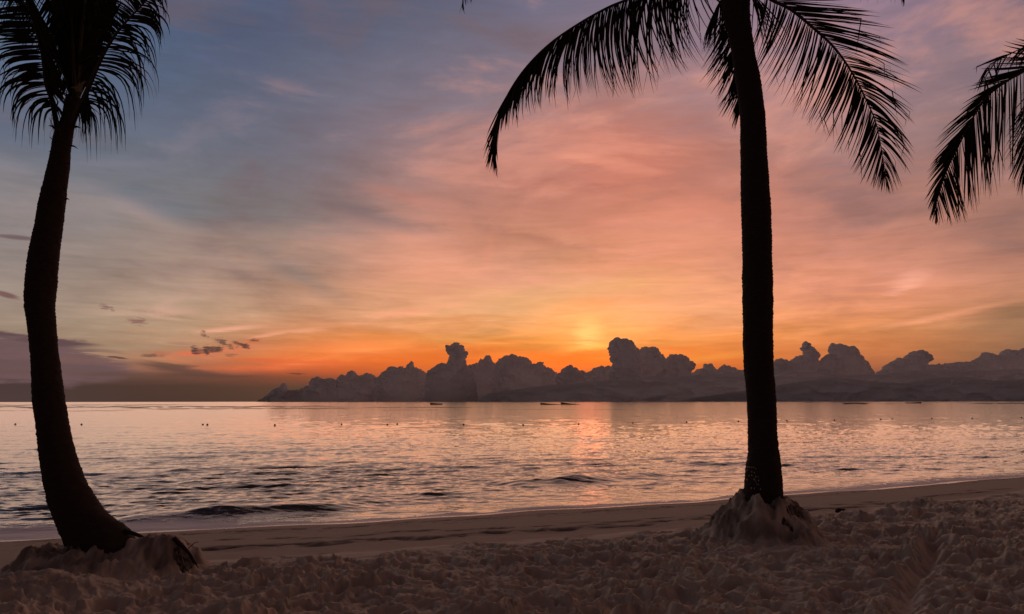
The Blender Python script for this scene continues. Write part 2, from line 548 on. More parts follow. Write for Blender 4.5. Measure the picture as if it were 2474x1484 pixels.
m_rib, n, b = new_mat('leaf_midrib')
tc = n.new('ShaderNodeTexCoord').outputs['Object']
n.put(b.inputs['Base Color'], n.mix(n.noise(tc, 5, 3, .5), (0.02, 0.015, 0.01), (0.07, 0.05, 0.03)))
b.inputs['Roughness'].default_value = .7; b.inputs['Specular IOR Level'].default_value = .15

m_pale, n, b = new_mat('dry_husk')
tc = n.new('ShaderNodeTexCoord').outputs['Object']
n.put(b.inputs['Base Color'], n.mix(n.noise(tc, 20, 3, .5), (0.16, 0.12, 0.07), (0.30, 0.24, 0.16)))
b.inputs['Roughness'].default_value = .9

m_chip, n, b = new_mat('pale_scratches')
tc = n.new('ShaderNodeTexCoord').outputs['Object']
n.put(b.inputs['Base Color'], n.mix(n.noise(tc, 60, 3, .5), (0.16, 0.11, 0.10), (0.34, 0.26, 0.25)))
b.inputs['Roughness'].default_value = .6

m_hull, n, b = new_mat('dark_hull_paint')
tc = n.new('ShaderNodeTexCoord').outputs['Object']
n.put(b.inputs['Base Color'], n.mix(n.noise(tc, 1, 3, .5), (0.03, 0.022, 0.026), (0.05, 0.035, 0.035)))
b.inputs['Roughness'].default_value = .7

m_buoy, n, b = new_mat('buoy_plastic')
tc = n.new('ShaderNodeTexCoord').outputs['Object']
n.put(b.inputs['Base Color'], n.mix(n.noise(tc, 8, 3, .5), (0.05, 0.02, 0.018), (0.08, 0.03, 0.025)))
b.inputs['Roughness'].default_value = .6

m_cloth, n, b = new_mat('dark_clothes')
tc = n.new('ShaderNodeTexCoord').outputs['Object']
n.put(b.inputs['Base Color'], n.mix(n.noise(tc, 4, 3, .5), (0.02, 0.016, 0.02), (0.04, 0.03, 0.03)))

# ------------------------------------------------------------------ beach geometry
sh_px = [(0,1301),(150,1297),(500,1280),(870,1263),(1200,1241),(1500,1223),(1800,1199),(1950,1189),(2200,1173),(2474,1153)]
dr_px = [(0,1378),(500,1362),(900,1347),(1200,1326),(1500,1303),(1700,1280),(1950,1243),(2200,1216),(2474,1199)]
sh_w = np.array([G(a, b_, 0.0)[:2] for a, b_ in sh_px])
dr_w = np.array([G(a, b_, 0.90)[:2] for a, b_ in dr_px])


def edge_curve(w):
    k = np.polyfit(w[:, 0], w[:, 1], 2)
    lo, hi = w[0, 0], w[-1, 0]
    def f(x):
        xc = np.clip(x, lo, hi)
        return np.polyval(k, xc) + (x - xc) * (2 * k[0] * xc + k[1])
    return f


y_sh = edge_curve(sh_w); y_dr = edge_curve(dr_w)
PALM_R = G(1842, 1292, 0.98)      # base of the right palm
PALM_L = G(222, 1372, 0.98)       # base of the left palm
LOBE_B = G(372, 1368, 0.98)
LOBE_C = G(95, 1432, 0.98)
HEAP = G(2222, 1224, 0.93)
rng = np.random.default_rng(7)


def beach_height(X, Y):
    ysh = y_sh(X) + 0.10 * np.sin(X * .9 + 1) + .06 * np.sin(X * 2.3)
    ydr = y_dr(X) + .12 * perlin(X * .9, Y * .9, 5)
    ydr = np.minimum(ydr, ysh - 4)
    t = (ysh - Y) / (ysh - ydr)
    tt = np.clip(t, 0, 1)
    z = 0.92 * (tt * 1.08 - 0.08 * tt ** 2) + .08 * (1 - np.exp(-np.maximum(t - 1, 0) * 2.5))
    z = np.where(t < 0, np.maximum(t * 1.0, -2.5), z)
    dist = (ysh - Y) * .9
    wet = 1 - sstep(0.0, 1.0, dist + .25 * perlin(X * .7, X * .1, 3) - .25 - .75 * sstep(4, 16, X))
    wet = np.maximum(wet, .42 * (1 - sstep(.93, 1.02, t + .03 * perlin(X * 3, Y * 3, 9))))
    dry = sstep(.97, 1.10, t + .06 * perlin(X * 1.6, Y * 1.6, 12))
    # trampled dry sand: hollows with sharp rims at two sizes
    wx = X + .10 * perlin(X * 3.1, Y * 3.1, 21) + .04 * perlin(X * 9, Y * 9, 22)
    wy = Y + .10 * perlin(X * 3.1, Y * 3.1, 31) + .04 * perlin(X * 9, Y * 9, 32)
    f1, f2, idr = voronoi(wx / .27, wy / .20, 40)
    h = .062 * (.10 + 1.1 * idr) * (sstep(.12, .62, f1 + .07 * perlin(X * 14, Y * 14, 41)) - .55)
    f1b, f2b, idb = voronoi(wx / .135 + 9, wy / .11, 50)
    h += .022 * idb * (sstep(.15, .6, f1b) - .5)
    h += .025 * fbm(X * .9, Y * 1.2, 60, 3)
    h += .016 * (1 - np.abs(perlin(wx * 4.2, wy * 6.0, 70)) * 2) + .010 * (1 - np.abs(perlin(wx * 9, wy * 12, 72)) * 2)
    h += .005 * fbm(X * 11, Y * 11, 75, 3) + .003 * fbm(X * 34, Y * 30, 77, 2)
    # drag track on the right
    p0 = G(2165, 1500, 1.0); p1 = G(2262, 1300, 1.0)
    ux, uy = p1[0] - p0[0], p1[1] - p0[1]; L = math.hypot(ux, uy); ux /= L; uy /= L
    sd_ = (X - p0[0]) * uy - (Y - p0[1]) * ux + .03 * np.sin(Y * 3)
    al = (X - p0[0]) * ux + (Y - p0[1]) * uy
    k = np.exp(-(sd_ / .075) ** 2) * sstep(-.8, 0, al) * (1 - sstep(L - .3, L + .5, al))
    h = h * (1 - .8 * k) - .045 * k
    k2 = np.exp(-((sd_ + .16) / .08) ** 2) * sstep(-.8, 0, al) * (1 - sstep(L - .3, L + .5, al))
    h = h + k2 * (.018 * np.sin(al * 34) + .02)
    h *= .65 + .6 * sstep(-.5, .6, fbm(X * .7 + 4, Y * .8, 150, 2))
    z = z + 2.0 * h * dry + (1 - dry) * sstep(0, .2, t) * (.006 * fbm(X * 1.6, Y * 2.2, 80, 3))
    # palm mounds
    def lobe(c, rx, ry, hgt, p=1.0, s=90, gul=.05):
        ddx = (X - c[0]) / rx; ddy = (Y - c[1]) / ry
        r = np.hypot(ddx, ddy)
        a = np.arctan2(ddy, ddx)
        r = r * (1 + gul * 2.5 * perlin(X * 2.4, Y * 2.4, s)) + gul * 2.2 * fbm(X * 6, Y * 6, s + 1, 3)
        return hgt * (1 - sstep(.30, 1.0, r)) ** p, r
    mh, rr = lobe(PALM_R, .80, .80, .46, .95, 90, .012)
    m1, r1_ = lobe(PALM_L, .98, .66, .25, .8, 94, .015)
    m2, r2_ = lobe(LOBE_B, .56, .46, .32, .75, 97, .015)
    m3, r3_ = lobe(LOBE_C, .85, .45, .14, .8, 99, .02)
    m4, r4_ = lobe(HEAP, .40, .30, .10, .9, 101, .15)
    mm = np.maximum(np.maximum(mh, m1), np.maximum(m2, m3)); mm = np.maximum(mm, m4)
    calm_ = np.clip(mm / .12, 0, 1) * (1 - .55 * np.clip((m3 - np.maximum(m1, m2)) / .04, 0, 1))
    z = z * 1.0 + mm - calm_ * 1.85 * h * dry * .35 + calm_ * (.06 * fbm(X * 4, Y * 4, 110, 5) + .02 * fbm(X * 22, Y * 14, 118, 3) + .035 * (np.minimum(voronoi(X / .16 + .5 * perlin(X * 4, Y * 4, 3), Y / .2, 114)[0], 1) - .5))
    return z, wet, t, dry, calm_


FEET = []
for (ln, off, jit) in (((0, 1322), 0, 5), ((0, 1322), 0, 5)):
    pass
fr = random.Random(4)
for x0, x1, f0, f1_, k in ((20, 2440, .30, .30, 40), (150, 2440, .76, .88, 52), (600, 2380, .60, .84, 20)):
    for i in range(k):
        px = x0 + (x1 - x0) * (i + fr.uniform(-.35, .35)) / k
        X0 = G(px, 1270, .4)[0]
        fr_ = f0 + (f1_ - f0) * i / k + fr.uniform(-.035, .035)
        ys, yd = float(y_sh(X0)), float(y_dr(X0))
        for _ in range(3):
            r_ = ray(px, 1270)
            yy = ys - (ys - yd) * fr_
            X0 = yy * (px - CX) / FPX
            ys, yd = float(y_sh(X0)), float(y_dr(X0))
        FEET.append((X0, ys - (ys - yd) * fr_, fr.uniform(.16, .34), fr.uniform(.13, .22), fr.uniform(.30, .45), fr.uniform(.03, .05)))

# dense patch in front of the camera
NA, NR = 1100, 980
aa = np.radians(np.linspace(-47, 47, NA))
inv = np.linspace(1 / 3.4, 1 / 20.0, 860)
rad = np.concatenate([1 / inv[:-1], np.linspace(20.0, 38, NR - 859)])
RR, AA = np.meshgrid(rad, aa, indexing='ij')
X = RR * np.sin(AA); Y = RR * np.cos(AA)
Z, wetA, T, dryA, calmA = beach_height(X, Y)
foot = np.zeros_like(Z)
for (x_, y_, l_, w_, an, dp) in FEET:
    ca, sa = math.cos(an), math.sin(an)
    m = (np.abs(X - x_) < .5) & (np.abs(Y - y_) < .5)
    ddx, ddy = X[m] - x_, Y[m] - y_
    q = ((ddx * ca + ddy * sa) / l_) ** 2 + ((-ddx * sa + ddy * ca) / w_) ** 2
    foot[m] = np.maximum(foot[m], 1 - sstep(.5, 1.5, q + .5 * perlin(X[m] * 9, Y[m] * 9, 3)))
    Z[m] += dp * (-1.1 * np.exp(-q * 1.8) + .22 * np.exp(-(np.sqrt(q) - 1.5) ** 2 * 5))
litter_shade_ = sstep(.60, .75, fbm(X * 2.2, Y * 7 - X * 3, 130, 4) + .5 - 3.5 * np.abs(T - .33 - .03 * perlin(X * .6, Y * 0, 131))) * (1 - dryA) * .7
litter_shade_ = np.maximum(litter_shade_, foot * .9)  # shade of the footprint walls painted in as dark colour
litter_shade_ = np.maximum(litter_shade_, .70 * calmA * sstep(-.9, .5, fbm(X * 5, Y * 5, 140, 5)))  # mounds darkened in colour to offset their pale sky-facing slopes
beach = grid_mesh('sand', X, Y, Z, m_sand, {'wet': wetA, 'litter_and_shade': litter_shade_})
tag(beach, kind='structure')
# the rest of the beach, beside and behind
g1 = np.linspace(-140, 140, 281)
GX, GY = np.meshgrid(g1, np.linspace(-160, 60, 221))
GZ, gw, gt, gd, gc = beach_height(GX, GY)
GZ = np.where(gt > 1, .95 + .02 * np.sin(GX) * np.cos(GY), GZ)
rr_ = np.hypot(GX, GY); ang = np.abs(np.degrees(np.arctan2(GX, GY)))
GZ = np.where((ang < 48) & (rr_ < 40), GZ - 1.6, GZ)
GZ = np.where((rr_ < 6), np.minimum(GZ, .90), GZ) - .02
GZ = np.where((ang < 48) & (rr_ < 40) & (rr_ > 2), np.minimum(GZ, -.5), GZ)
tag(grid_mesh('beach_ground', GX, GY, GZ, m_sand, {'wet': gw, 'litter_and_shade': gw * 0}), kind='structure')

# ------------------------------------------------------------------ ocean
NA2 = 1250
aa = np.radians(np.linspace(-47, 47, NA2))
ypx = np.concatenate([np.linspace(1345, 1000, 560), np.linspace(999.4, 972.4, 60)])
rad = CAM_H / np.tan((ypx - 970.0) / FPX)
rad = np.concatenate([rad, [3000, 6000, 12000, 30000, 90000]])
RR, AA = np.meshgrid(rad, aa, indexing='ij')
X = RR * np.sin(AA); Y = RR * np.cos(AA)
H = np.zeros_like(X)
wr = np.random.default_rng(11)
for i in range(74):
    lam = 0.20 * (17.0) ** (wr.random() ** 1.1)
    th = wr.normal(math.radians(8), .50 if lam < .5 else .32)
    kx, ky = math.sin(th) * 2 * np.pi / lam, -math.cos(th) * 2 * np.pi / lam
    amp = lam * .0040 * (0.50 if lam > 1.2 else 1.40) * wr.uniform(.6, 1.3)
    fade = np.clip(lam * 2.0 / (RR ** 2 / (CAM_H * FPX) * 1.0 + RR * 1.3e-3), 0, 1)
    ph = wr.random() * 6.28 + .8 * np.sin(X * .13 + i) + .5 * np.sin(Y * .21 + i * 2)
    c_ = np.sin(kx * X + ky * Y + ph)
    H += amp * fade * (c_ + .25 * np.cos(2 * (kx * X + ky * Y + ph)))
# patchiness of the chop
H *= .75 + .5 * np.clip(.5 + fbm(X * .08, Y * .11, 3, 3), 0, 1.4)
depth = Y - (y_sh(X) + 0.10 * np.sin(X * .9 + 1) + .06 * np.sin(X * 2.3))
H *= sstep(-.2, 5.0, depth) * .9 + .10
# swell and shore waves: (x0,y0,x1,y1 in the photo, half width m, height m)
WAVES = [(290,1258,900,1226,.60,.36),(560,1238,800,1228,.40,.06),(900,1240,1150,1232,.3,.06),(1120,1232,1520,1226,.28,.07),
         (1230,1172,1480,1158,.75,.40),(1420,1160,1640,1142,.70,.20),(1580,1128,1760,1118,.6,.12),(950,1132,1200,1128,.7,.12),
         (-250,1158,330,1146,1.0,.30),(300,1146,560,1134,.9,.22),(560,1150,760,1140,.7,.16),(340,1165,640,1172,.5,.10),
         (1680,1123,1900,1118,.6,.10),(2050,1150,2474,1120,.5,.08),(2250,1058,2600,1066,1.6,.25),(-100,1278,160,1272,.4,.10),
         (1000,1195,1180,1190,.5,.12),(1500,1112,1650,1105,.8,.12)]
for (x0, y0, x1, y1, hw, hg) in WAVES:
    a = G(x0, y0); c = G(x1, y1)
    ux, uy = c[0] - a[0], c[1] - a[1]; L = math.hypot(ux, uy); ux /= L; uy /= L
    al = (X - a[0]) * ux + (Y - a[1]) * uy
    s_ = -(X - a[0]) * uy + (Y - a[1]) * ux
    s_ = s_ + .15 * hw * perlin(al * .35, al * 0, int(x0) % 97) * 3
    m = np.abs(s_) < hw * 8
    env = sstep(-.15 * L, .35 * L, al) * (1 - sstep(.65 * L, 1.15 * L, al))
    prof = np.where(s_ < 0, np.exp(-(s_ / (hw * .75)) ** 2), np.exp(-(s_ / (hw * 1.7)) ** 2))
    H += np.where(m, .50 * hg * env * prof * (1 + .35 * perlin(al * 1.1, al * 0 + .5, 5)), 0)
# far dark streaks: shade of steep wave faces put into colour, some rock
wave_shade_reef = np.zeros_like(X)
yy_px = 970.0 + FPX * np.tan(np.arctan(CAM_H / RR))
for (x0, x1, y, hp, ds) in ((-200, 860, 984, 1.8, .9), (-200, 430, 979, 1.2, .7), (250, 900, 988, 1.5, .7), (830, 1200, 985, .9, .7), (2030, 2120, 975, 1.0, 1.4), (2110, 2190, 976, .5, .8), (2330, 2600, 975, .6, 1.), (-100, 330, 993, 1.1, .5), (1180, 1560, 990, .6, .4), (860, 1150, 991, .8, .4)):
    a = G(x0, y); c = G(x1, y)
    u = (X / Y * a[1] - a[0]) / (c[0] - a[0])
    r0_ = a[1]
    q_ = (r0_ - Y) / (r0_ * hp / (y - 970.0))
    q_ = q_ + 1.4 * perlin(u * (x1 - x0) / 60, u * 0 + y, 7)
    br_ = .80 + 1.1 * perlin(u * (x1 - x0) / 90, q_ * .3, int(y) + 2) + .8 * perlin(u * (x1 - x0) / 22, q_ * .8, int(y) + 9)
    wave_shade_reef = np.maximum(wave_shade_reef, np.clip(br_ * 1.5, 0, 1) * ds * np.exp(-q_ ** 2) * sstep(0, .2, u) * (1 - sstep(.8, 1, u)))
H *= np.where(RR > 2500, 0, 1)
sh = 1 - sstep(.0, .55, depth + .25 * perlin(X * 1.1, X * 0, 8))
foam = .72 * sh
foam += .62 * (1 - sstep(.3, 3.2, depth)) * (1 - sstep(-8, -4.0, X))
foam += .36 * (1 - sstep(.2, 2.6, depth)) * sstep(5, 11, X)
foam += .22 * (1 - sstep(.5, 3.0, depth))
ocean = grid_mesh('water', X, Y, H, m_water, {'foam': np.clip(foam, 0, 1), 'wave_shade_reef': np.clip(wave_shade_reef, 0, 1)})
tag(ocean, kind='structure')
# sea to the sides, out to the horizon
sx_ = []
for s_ in (-1, 1):
    a_ = np.radians(np.linspace(46.9, 100, 30)) * s_
    r_ = np.array([20, 40, 80, 200, 600, 2000, 8000, 30000, 90000])
    RR, AA = np.meshgrid(r_, a_, indexing='ij')
    if s_ < 0:
        RR = RR[:, ::-1]; AA = AA[:, ::-1]
    o = grid_mesh('sea_beyond', RR * np.sin(AA), RR * np.cos(AA), RR * 0 - .02 - 0 * RR, m_water, {'foam': RR * 0})
    tag(o, kind='structure')

# ------------------------------------------------------------------ clouds on the horizon
ICO = {}
def ico(level):
    if level not in ICO:
        bm = bmesh.new(); bmesh.ops.create_icosphere(bm, subdivisions=level, radius=1.0)
        v = np.array([x.co[:] for x in bm.verts]); f = np.array([[q.index for q in x.verts] for x in bm.faces]); bm.free()
        ICO[level] = (v, f)
    return ICO[level]


def poly_dist(px, py, line):
    d = np.full(px.shape, 1e9)
    for (ax, ay), (bx, by) in zip(line[:-1], line[1:]):
        vx, vy = bx - ax, by - ay; L2 = vx * vx + vy * vy + 1e-9
        t = np.clip(((px - ax) * vx + (py - ay) * vy) / L2, 0, 1)
        d = np.minimum(d, np.hypot(px - ax - t * vx, py - ay - t * vy))
    return d


def inside(px, py, poly):
    c = np.zeros(px.shape, bool)
    n_ = len(poly)
    for i in range(n_):
        ax, ay = poly[i]; bx, by = poly[(i + 1) % n_]
        m = (ay > py) != (by > py)
        with np.errstate(divide='ignore', invalid='ignore'):
            xx = (bx - ax) * (py - ay) / (by - ay + 1e-12) + ax
        c ^= m & (px < xx)
    return c


def cloud(name, label, line, dist, seed, kind=None, base=985, relief=.85, group=None, flat=False):
    """a billowing closed body grown inward from its outline: thick in the middle, thin at the rim"""
    poly = list(line)
    mpp = dist / FPX
    xs = [p[0] for p in line]; ys = [p[1] for p in line]
    st_ = 1.0 if not flat else 1.6
    gx = np.arange(min(xs) - 4, max(xs) + 5, st_); gy = np.arange(min(ys) - 5, base + 1, st_ * (.9 if not flat else .6))
    QX, QY = np.meshgrid(gx, gy)
    ins = inside(QX, QY, [(line[0][0], base + 60)] + poly + [(line[-1][0], base + 60)])
    d = poly_dist(QX.ravel(), QY.ravel(), line).reshape(QX.shape)
    sgn = np.where(ins, d, -d)
    # billows: rounded lumps of three sizes, at the rim and over the face
    def puff(sz, k, ax=1.0):
        wx = QX + 1.2 * perlin(QX / 9, QY / 9, seed + k); wy = QY + 2.2 * perlin(QX / 9 + 5, QY / 9, seed + k)
        f1, _, _ = voronoi(wx / (sz * ax), wy / sz, seed + k)
        return 1 - np.minimum(f1, 1) ** 2
    ax = 2.6 if flat else 1.0
    p1, p2, p3 = puff(21, 1, ax), puff(11, 2, ax), puff(5.2, 3, ax)
    sgn = sgn + (5.5 * (p2 - .70) + 3.0 * (p3 - .72)) * (.5 if flat else 1) + (2.0 * (p1 - .72))
    top = np.clip(sgn, 0, None)
    lowfade = sstep(base - 8, min(ys) + .55 * (base - min(ys)), QY) if not flat else .8
    T = 7.5 * np.sqrt(top) * np.clip(top / 2, 0, 1) ** .25
    T = np.minimum(T, 34 + 0 * T) + relief * np.clip(top / 6, 0, 1) * (lowfade * .88 + .12) * (9.0 * (p1 - .6) + 3.6 * (p2 - .6) + 1.5 * (p3 - .6) + 7 * fbm(QX / 45, QY / 30, seed, 2))
    T = np.maximum(T, .0)
    keep = sgn > 0
    nr, nc = QX.shape
    rx_ = np.stack([QX - CX, CY - QY, np.full_like(QX, -FPX)], -1) @ R3.T
    k_ = dist / rx_[..., 1]
    Xw = rx_[..., 0] * k_; Zw = CAM_H + rx_[..., 2] * k_
    c0 = (Xw.mean(), dist, 0.0)
    front = np.stack([Xw - c0[0], -T * mpp, Zw], -1).reshape(-1, 3)
    back = np.stack([Xw - c0[0], (T * .8 + .6) * mpp, Zw], -1).reshape(-1, 3)
    idx = np.arange(nr * nc).reshape(nr, nc)
    kq = keep[:-1, :-1] & keep[1:, :-1] & keep[:-1, 1:] & keep[1:, 1:]
    q = np.stack([idx[:-1, :-1], idx[1:, :-1], idx[1:, 1:], idx[:-1, 1:]], -1)[kq]
    n0 = nr * nc
    # rim faces between front and back where a kept quad has no neighbour
    F = [q, q[:, ::-1] + n0]
    pad = np.pad(kq, 1)
    c = pad[1:-1, 1:-1]
    for (nb, a, b_) in ((pad[:-2, 1:-1], idx[:-1, :-1], idx[:-1, 1:]), (pad[2:, 1:-1], idx[1:, 1:], idx[1:, :-1]),
                        (pad[1:-1, :-2], idx[1:, :-1], idx[:-1, :-1]), (pad[1:-1, 2:], idx[:-1, 1:], idx[1:, 1:])):
        m = c & ~nb
        F.append(np.stack([a[m], b_[m], b_[m] + n0, a[m] + n0], -1))
    F = np.concatenate(F)
    V = np.concatenate([front, back])
    used = np.unique(F); mp_ = np.zeros(len(V), int); mp_[used] = np.arange(len(used))
    V = V[used]; F = mp_[F]
    me = bpy.data.meshes.new(name)
    me.vertices.add(len(V)); me.vertices.foreach_set('co', V.astype(np.float32).ravel())
    me.loops.add(F.size); me.loops.foreach_set('vertex_index', F.ravel().astype(np.int32))
    me.polygons.add(len(F)); me.polygons.foreach_set('loop_start', (np.arange(len(F)) * 4).astype(np.int32))
    me.polygons.foreach_set('loop_total', np.full(len(F), 4, np.int32))
    me.update(calc_edges=True)
    me.polygons.foreach_set('use_smooth', np.ones(len(F), bool))
    me.materials.append(m_cloud)
    o = bpy.data.objects.new(name, me); col.objects.link(o); o.location = c0
    if kind: tag(o, kind=kind)
    else: tag(o, label, 'cloud', group)
    return o


GC = 'towering clouds along the horizon'
CL = [
 ('tiny faint cloud at the far left end of the cloud bank', [(590,985),(632,966),(650,954),(659,944),(674,938),(686,926),(691,930),(696,944),(716,942),(739,938),(760,960),(790,985)], 14000),
 ('low lumpy dark cloud with two round humps left of the long sloping one', [(728,985),(735,938),(746,930),(756,913),(769,911),(779,915),(797,915),(814,917),(824,907),(836,907),(843,899),(851,896),(859,898),(865,905),(876,907),(882,900),(888,898),(897,903),(911,914),(925,985)], 13600),
 ('broad dark cloud topped by a small thin spike', [(896,985),(905,920),(911,912),(920,905),(928,897),(935,889),(944,886),(958,888),(973,886),(981,889),(986,880),(994,872),(999,877),(1000,887),(1010,889),(1019,892),(1026,900),(1032,905),(1045,985)], 13300),
 ('tall mushroom shaped cloud tower above the left boat', [(1022,985),(1030,903),(1040,893),(1056,882),(1068,878),(1079,877),(1085,868),(1083,856),(1076,840),(1077,834),(1084,836),(1091,834),(1097,829),(1105,828),(1114,831),(1121,838),(1124,846),(1130,850),(1129,858),(1124,866),(1127,880),(1140,888),(1160,985)], 12600),
 ('cloud with a narrow pointed top right of the mushroom shaped cloud', [(1118,985),(1128,884),(1145,880),(1156,876),(1161,867),(1168,868),(1176,859),(1183,857),(1187,870),(1195,878),(1204,895),(1212,985)], 12900),
 ('wide rounded cloud sloping down to the right near the middle', [(1190,985),(1196,884),(1204,867),(1217,862),(1237,856),(1247,860),(1257,863),(1270,863),(1280,872),(1288,878),(1300,873),(1313,877),(1318,887),(1335,892),(1345,900),(1360,985)], 12700),
 ('low cloud hump in the dip left of the tallest cloud', [(1335,985),(1345,905),(1350,898),(1363,889),(1372,884),(1378,882),(1388,888),(1398,894),(1410,896),(1416,903),(1430,895),(1437,889),(1450,886),(1463,884),(1476,886),(1490,985)], 12300),
 ('tallest cloud tower with a bulging head right of the sun glow', [(1462,985),(1474,900),(1480,884),(1473,868),(1474,855),(1468,843),(1472,834),(1473,825),(1479,824),(1484,817),(1492,815),(1502,818),(1515,819),(1526,825),(1533,833),(1539,840),(1545,850),(1546,870),(1548,900),(1555,985)], 11600),
 ('dark square shouldered cloud leaning against the tallest cloud', [(1532,985),(1538,870),(1545,847),(1552,840),(1560,838),(1572,839),(1583,838),(1592,845),(1597,855),(1606,863),(1614,868),(1625,985)], 11800),
 ('dark cloud with a ragged top tapering to the right', [(1600,985),(1610,872),(1615,862),(1618,857),(1630,858),(1645,856),(1654,860),(1661,866),(1670,874),(1683,880),(1676,890),(1668,900),(1662,985)], 11900),
 ('low double humped cloud left of the right palm trunk', [(1655,985),(1670,905),(1684,893),(1698,889),(1702,881),(1711,880),(1718,878),(1724,886),(1730,893),(1740,887),(1750,882),(1762,885),(1775,889),(1786,894),(1800,893),(1830,890),(1860,885),(1870,985)], 12400),
 ('cloud with a narrow leaning head just right of the right palm trunk', [(1848,985),(1856,885),(1868,876),(1878,869),(1887,867),(1897,870),(1905,876),(1918,866),(1930,861),(1941,859),(1942,849),(1934,842),(1939,834),(1945,826),(1954,829),(1960,836),(1969,845),(1979,858),(1975,868),(1978,877),(1984,985)], 11900),
 ('massive dark cloud block leaning left with a torn top', [(1972,985),(1980,880),(1990,864),(1998,858),(2006,854),(2003,846),(2009,830),(2018,833),(2028,832),(2040,836),(2058,837),(2067,842),(2072,851),(2079,856),(2083,866),(2090,874),(2098,887),(2108,900),(2118,985)], 11700),
 ('cloud rising in steps to a small forked top', [(2108,985),(2120,902),(2133,888),(2145,880),(2156,874),(2168,864),(2178,866),(2190,862),(2197,855),(2205,850),(2218,849),(2228,846),(2236,852),(2245,855),(2250,860),(2247,872),(2236,880),(2240,985)], 12100),
 ('long ragged cloud bank reaching the right edge of the sky', [(2225,985),(2232,884),(2258,880),(2293,879),(2308,877),(2320,874),(2338,876),(2355,871),(2368,862),(2375,853),(2386,851),(2396,857),(2408,861),(2420,852),(2433,845),(2450,848),(2470,843),(2500,840),(2560,850),(2620,985)], 12600),
]
for i, (lab, line, dist) in enumerate(CL):
    cloud('cumulus_cloud', lab, line, dist, 100 + i, group=GC)
# flat-topped bank of lower cloud in front of the towers
def bank(line, dist, seed):
    return cloud('low_clouds', '', line, dist, seed, kind='stuff', relief=1.3, flat=True)
bank([(1120,990),(1180,950),(1260,938),(1330,930),(1400,925),(1450,920),(1520,914),(1600,913),(1680,905),(1740,903),(1800,900),(1870,897),(1950,898),(1990,903),(2050,906),(2120,905),(2200,896),(2260,892),(2330,896),(2420,893),(2520,892),(2640,900),(2660,990)], 5200, 300)
bank([(1600,975),(1700,958),(1800,944),(1880,930),(1960,918),(2020,912),(2100,922),(2180,926),(2240,914),(2320,910),(2400,920),(2480,916),(2600,925),(2620,960)], 4600, 320)

# ------------------------------------------------------------------ palms
def catmull(pts, n_):
    pts = [Vector(p) for p in pts]
    if len(pts) < 3:
        return [pts[0].lerp(pts[-1], i / (n_ - 1)) for i in range(n_)]
    ext = [pts[0] * 2 - pts[1]] + pts + [pts[-1] * 2 - pts[-2]]
    # arc length spaced
    fine = []
    for i in range(1, len(ext) - 2):
        p0, p1, p2, p3 = ext[i - 1:i + 3]
        for k in range(24):
            t = k / 24
            fine.append(.5 * ((2 * p1) + (p2 - p0) * t + (2 * p0 - 5 * p1 + 4 * p2 - p3) * t * t + (3 * p1 - p0 - 3 * p2 + p3) * t ** 3))
    fine.append(ext[-2])
    acc = [0]
    for a, b_ in zip(fine[:-1], fine[1:]): acc.append(acc[-1] + (b_ - a).length)
    out = []; j = 0
    for i in range(n_):
        s_ = acc[-1] * i / (n_ - 1)
        while j < len(acc) - 2 and acc[j + 1] < s_: j += 1
        f = (s_ - acc[j]) / max(1e-9, acc[j + 1] - acc[j])
        out.append(fine[j].lerp(fine[j + 1], min(1, max(0, f))))
    return out


def tube(path, radii, nseg=8, rnd=None):
    V = []; F = []
    up = Vector((0, -1, 0.01)); prev = None
    for i, p in enumerate(path):
        t = (path[min(i + 1, len(path) - 1)] - path[max(i - 1, 0)]).normalized()
        a = t.cross(up)
        if a.length < .05: a = t.cross(Vector((1, 0, 0)))
        a.normalize(); b_ = t.cross(a)
        for k in range(nseg):
            an = 2 * math.pi * k / nseg
            rr = radii[i] * (rnd(i, an) if rnd else 1)
            V.append((p + a * math.cos(an) * rr + b_ * math.sin(an) * rr)[:])
    for i in range(len(path) - 1):
        for k in range(nseg):
            k2 = (k + 1) % nseg
            F.append((i * nseg + k, i * nseg + k2, (i + 1) * nseg + k2, (i + 1) * nseg + k))
    V.append(path[0][:]); V.append(path[-1][:])
    for k in range(nseg):
        F.append((len(V) - 2, (k + 1) % nseg, k))
        F.append((len(V) - 1, (len(path) - 1) * nseg + k, (len(path) - 1) * nseg + (k + 1) % nseg))
    return V, F


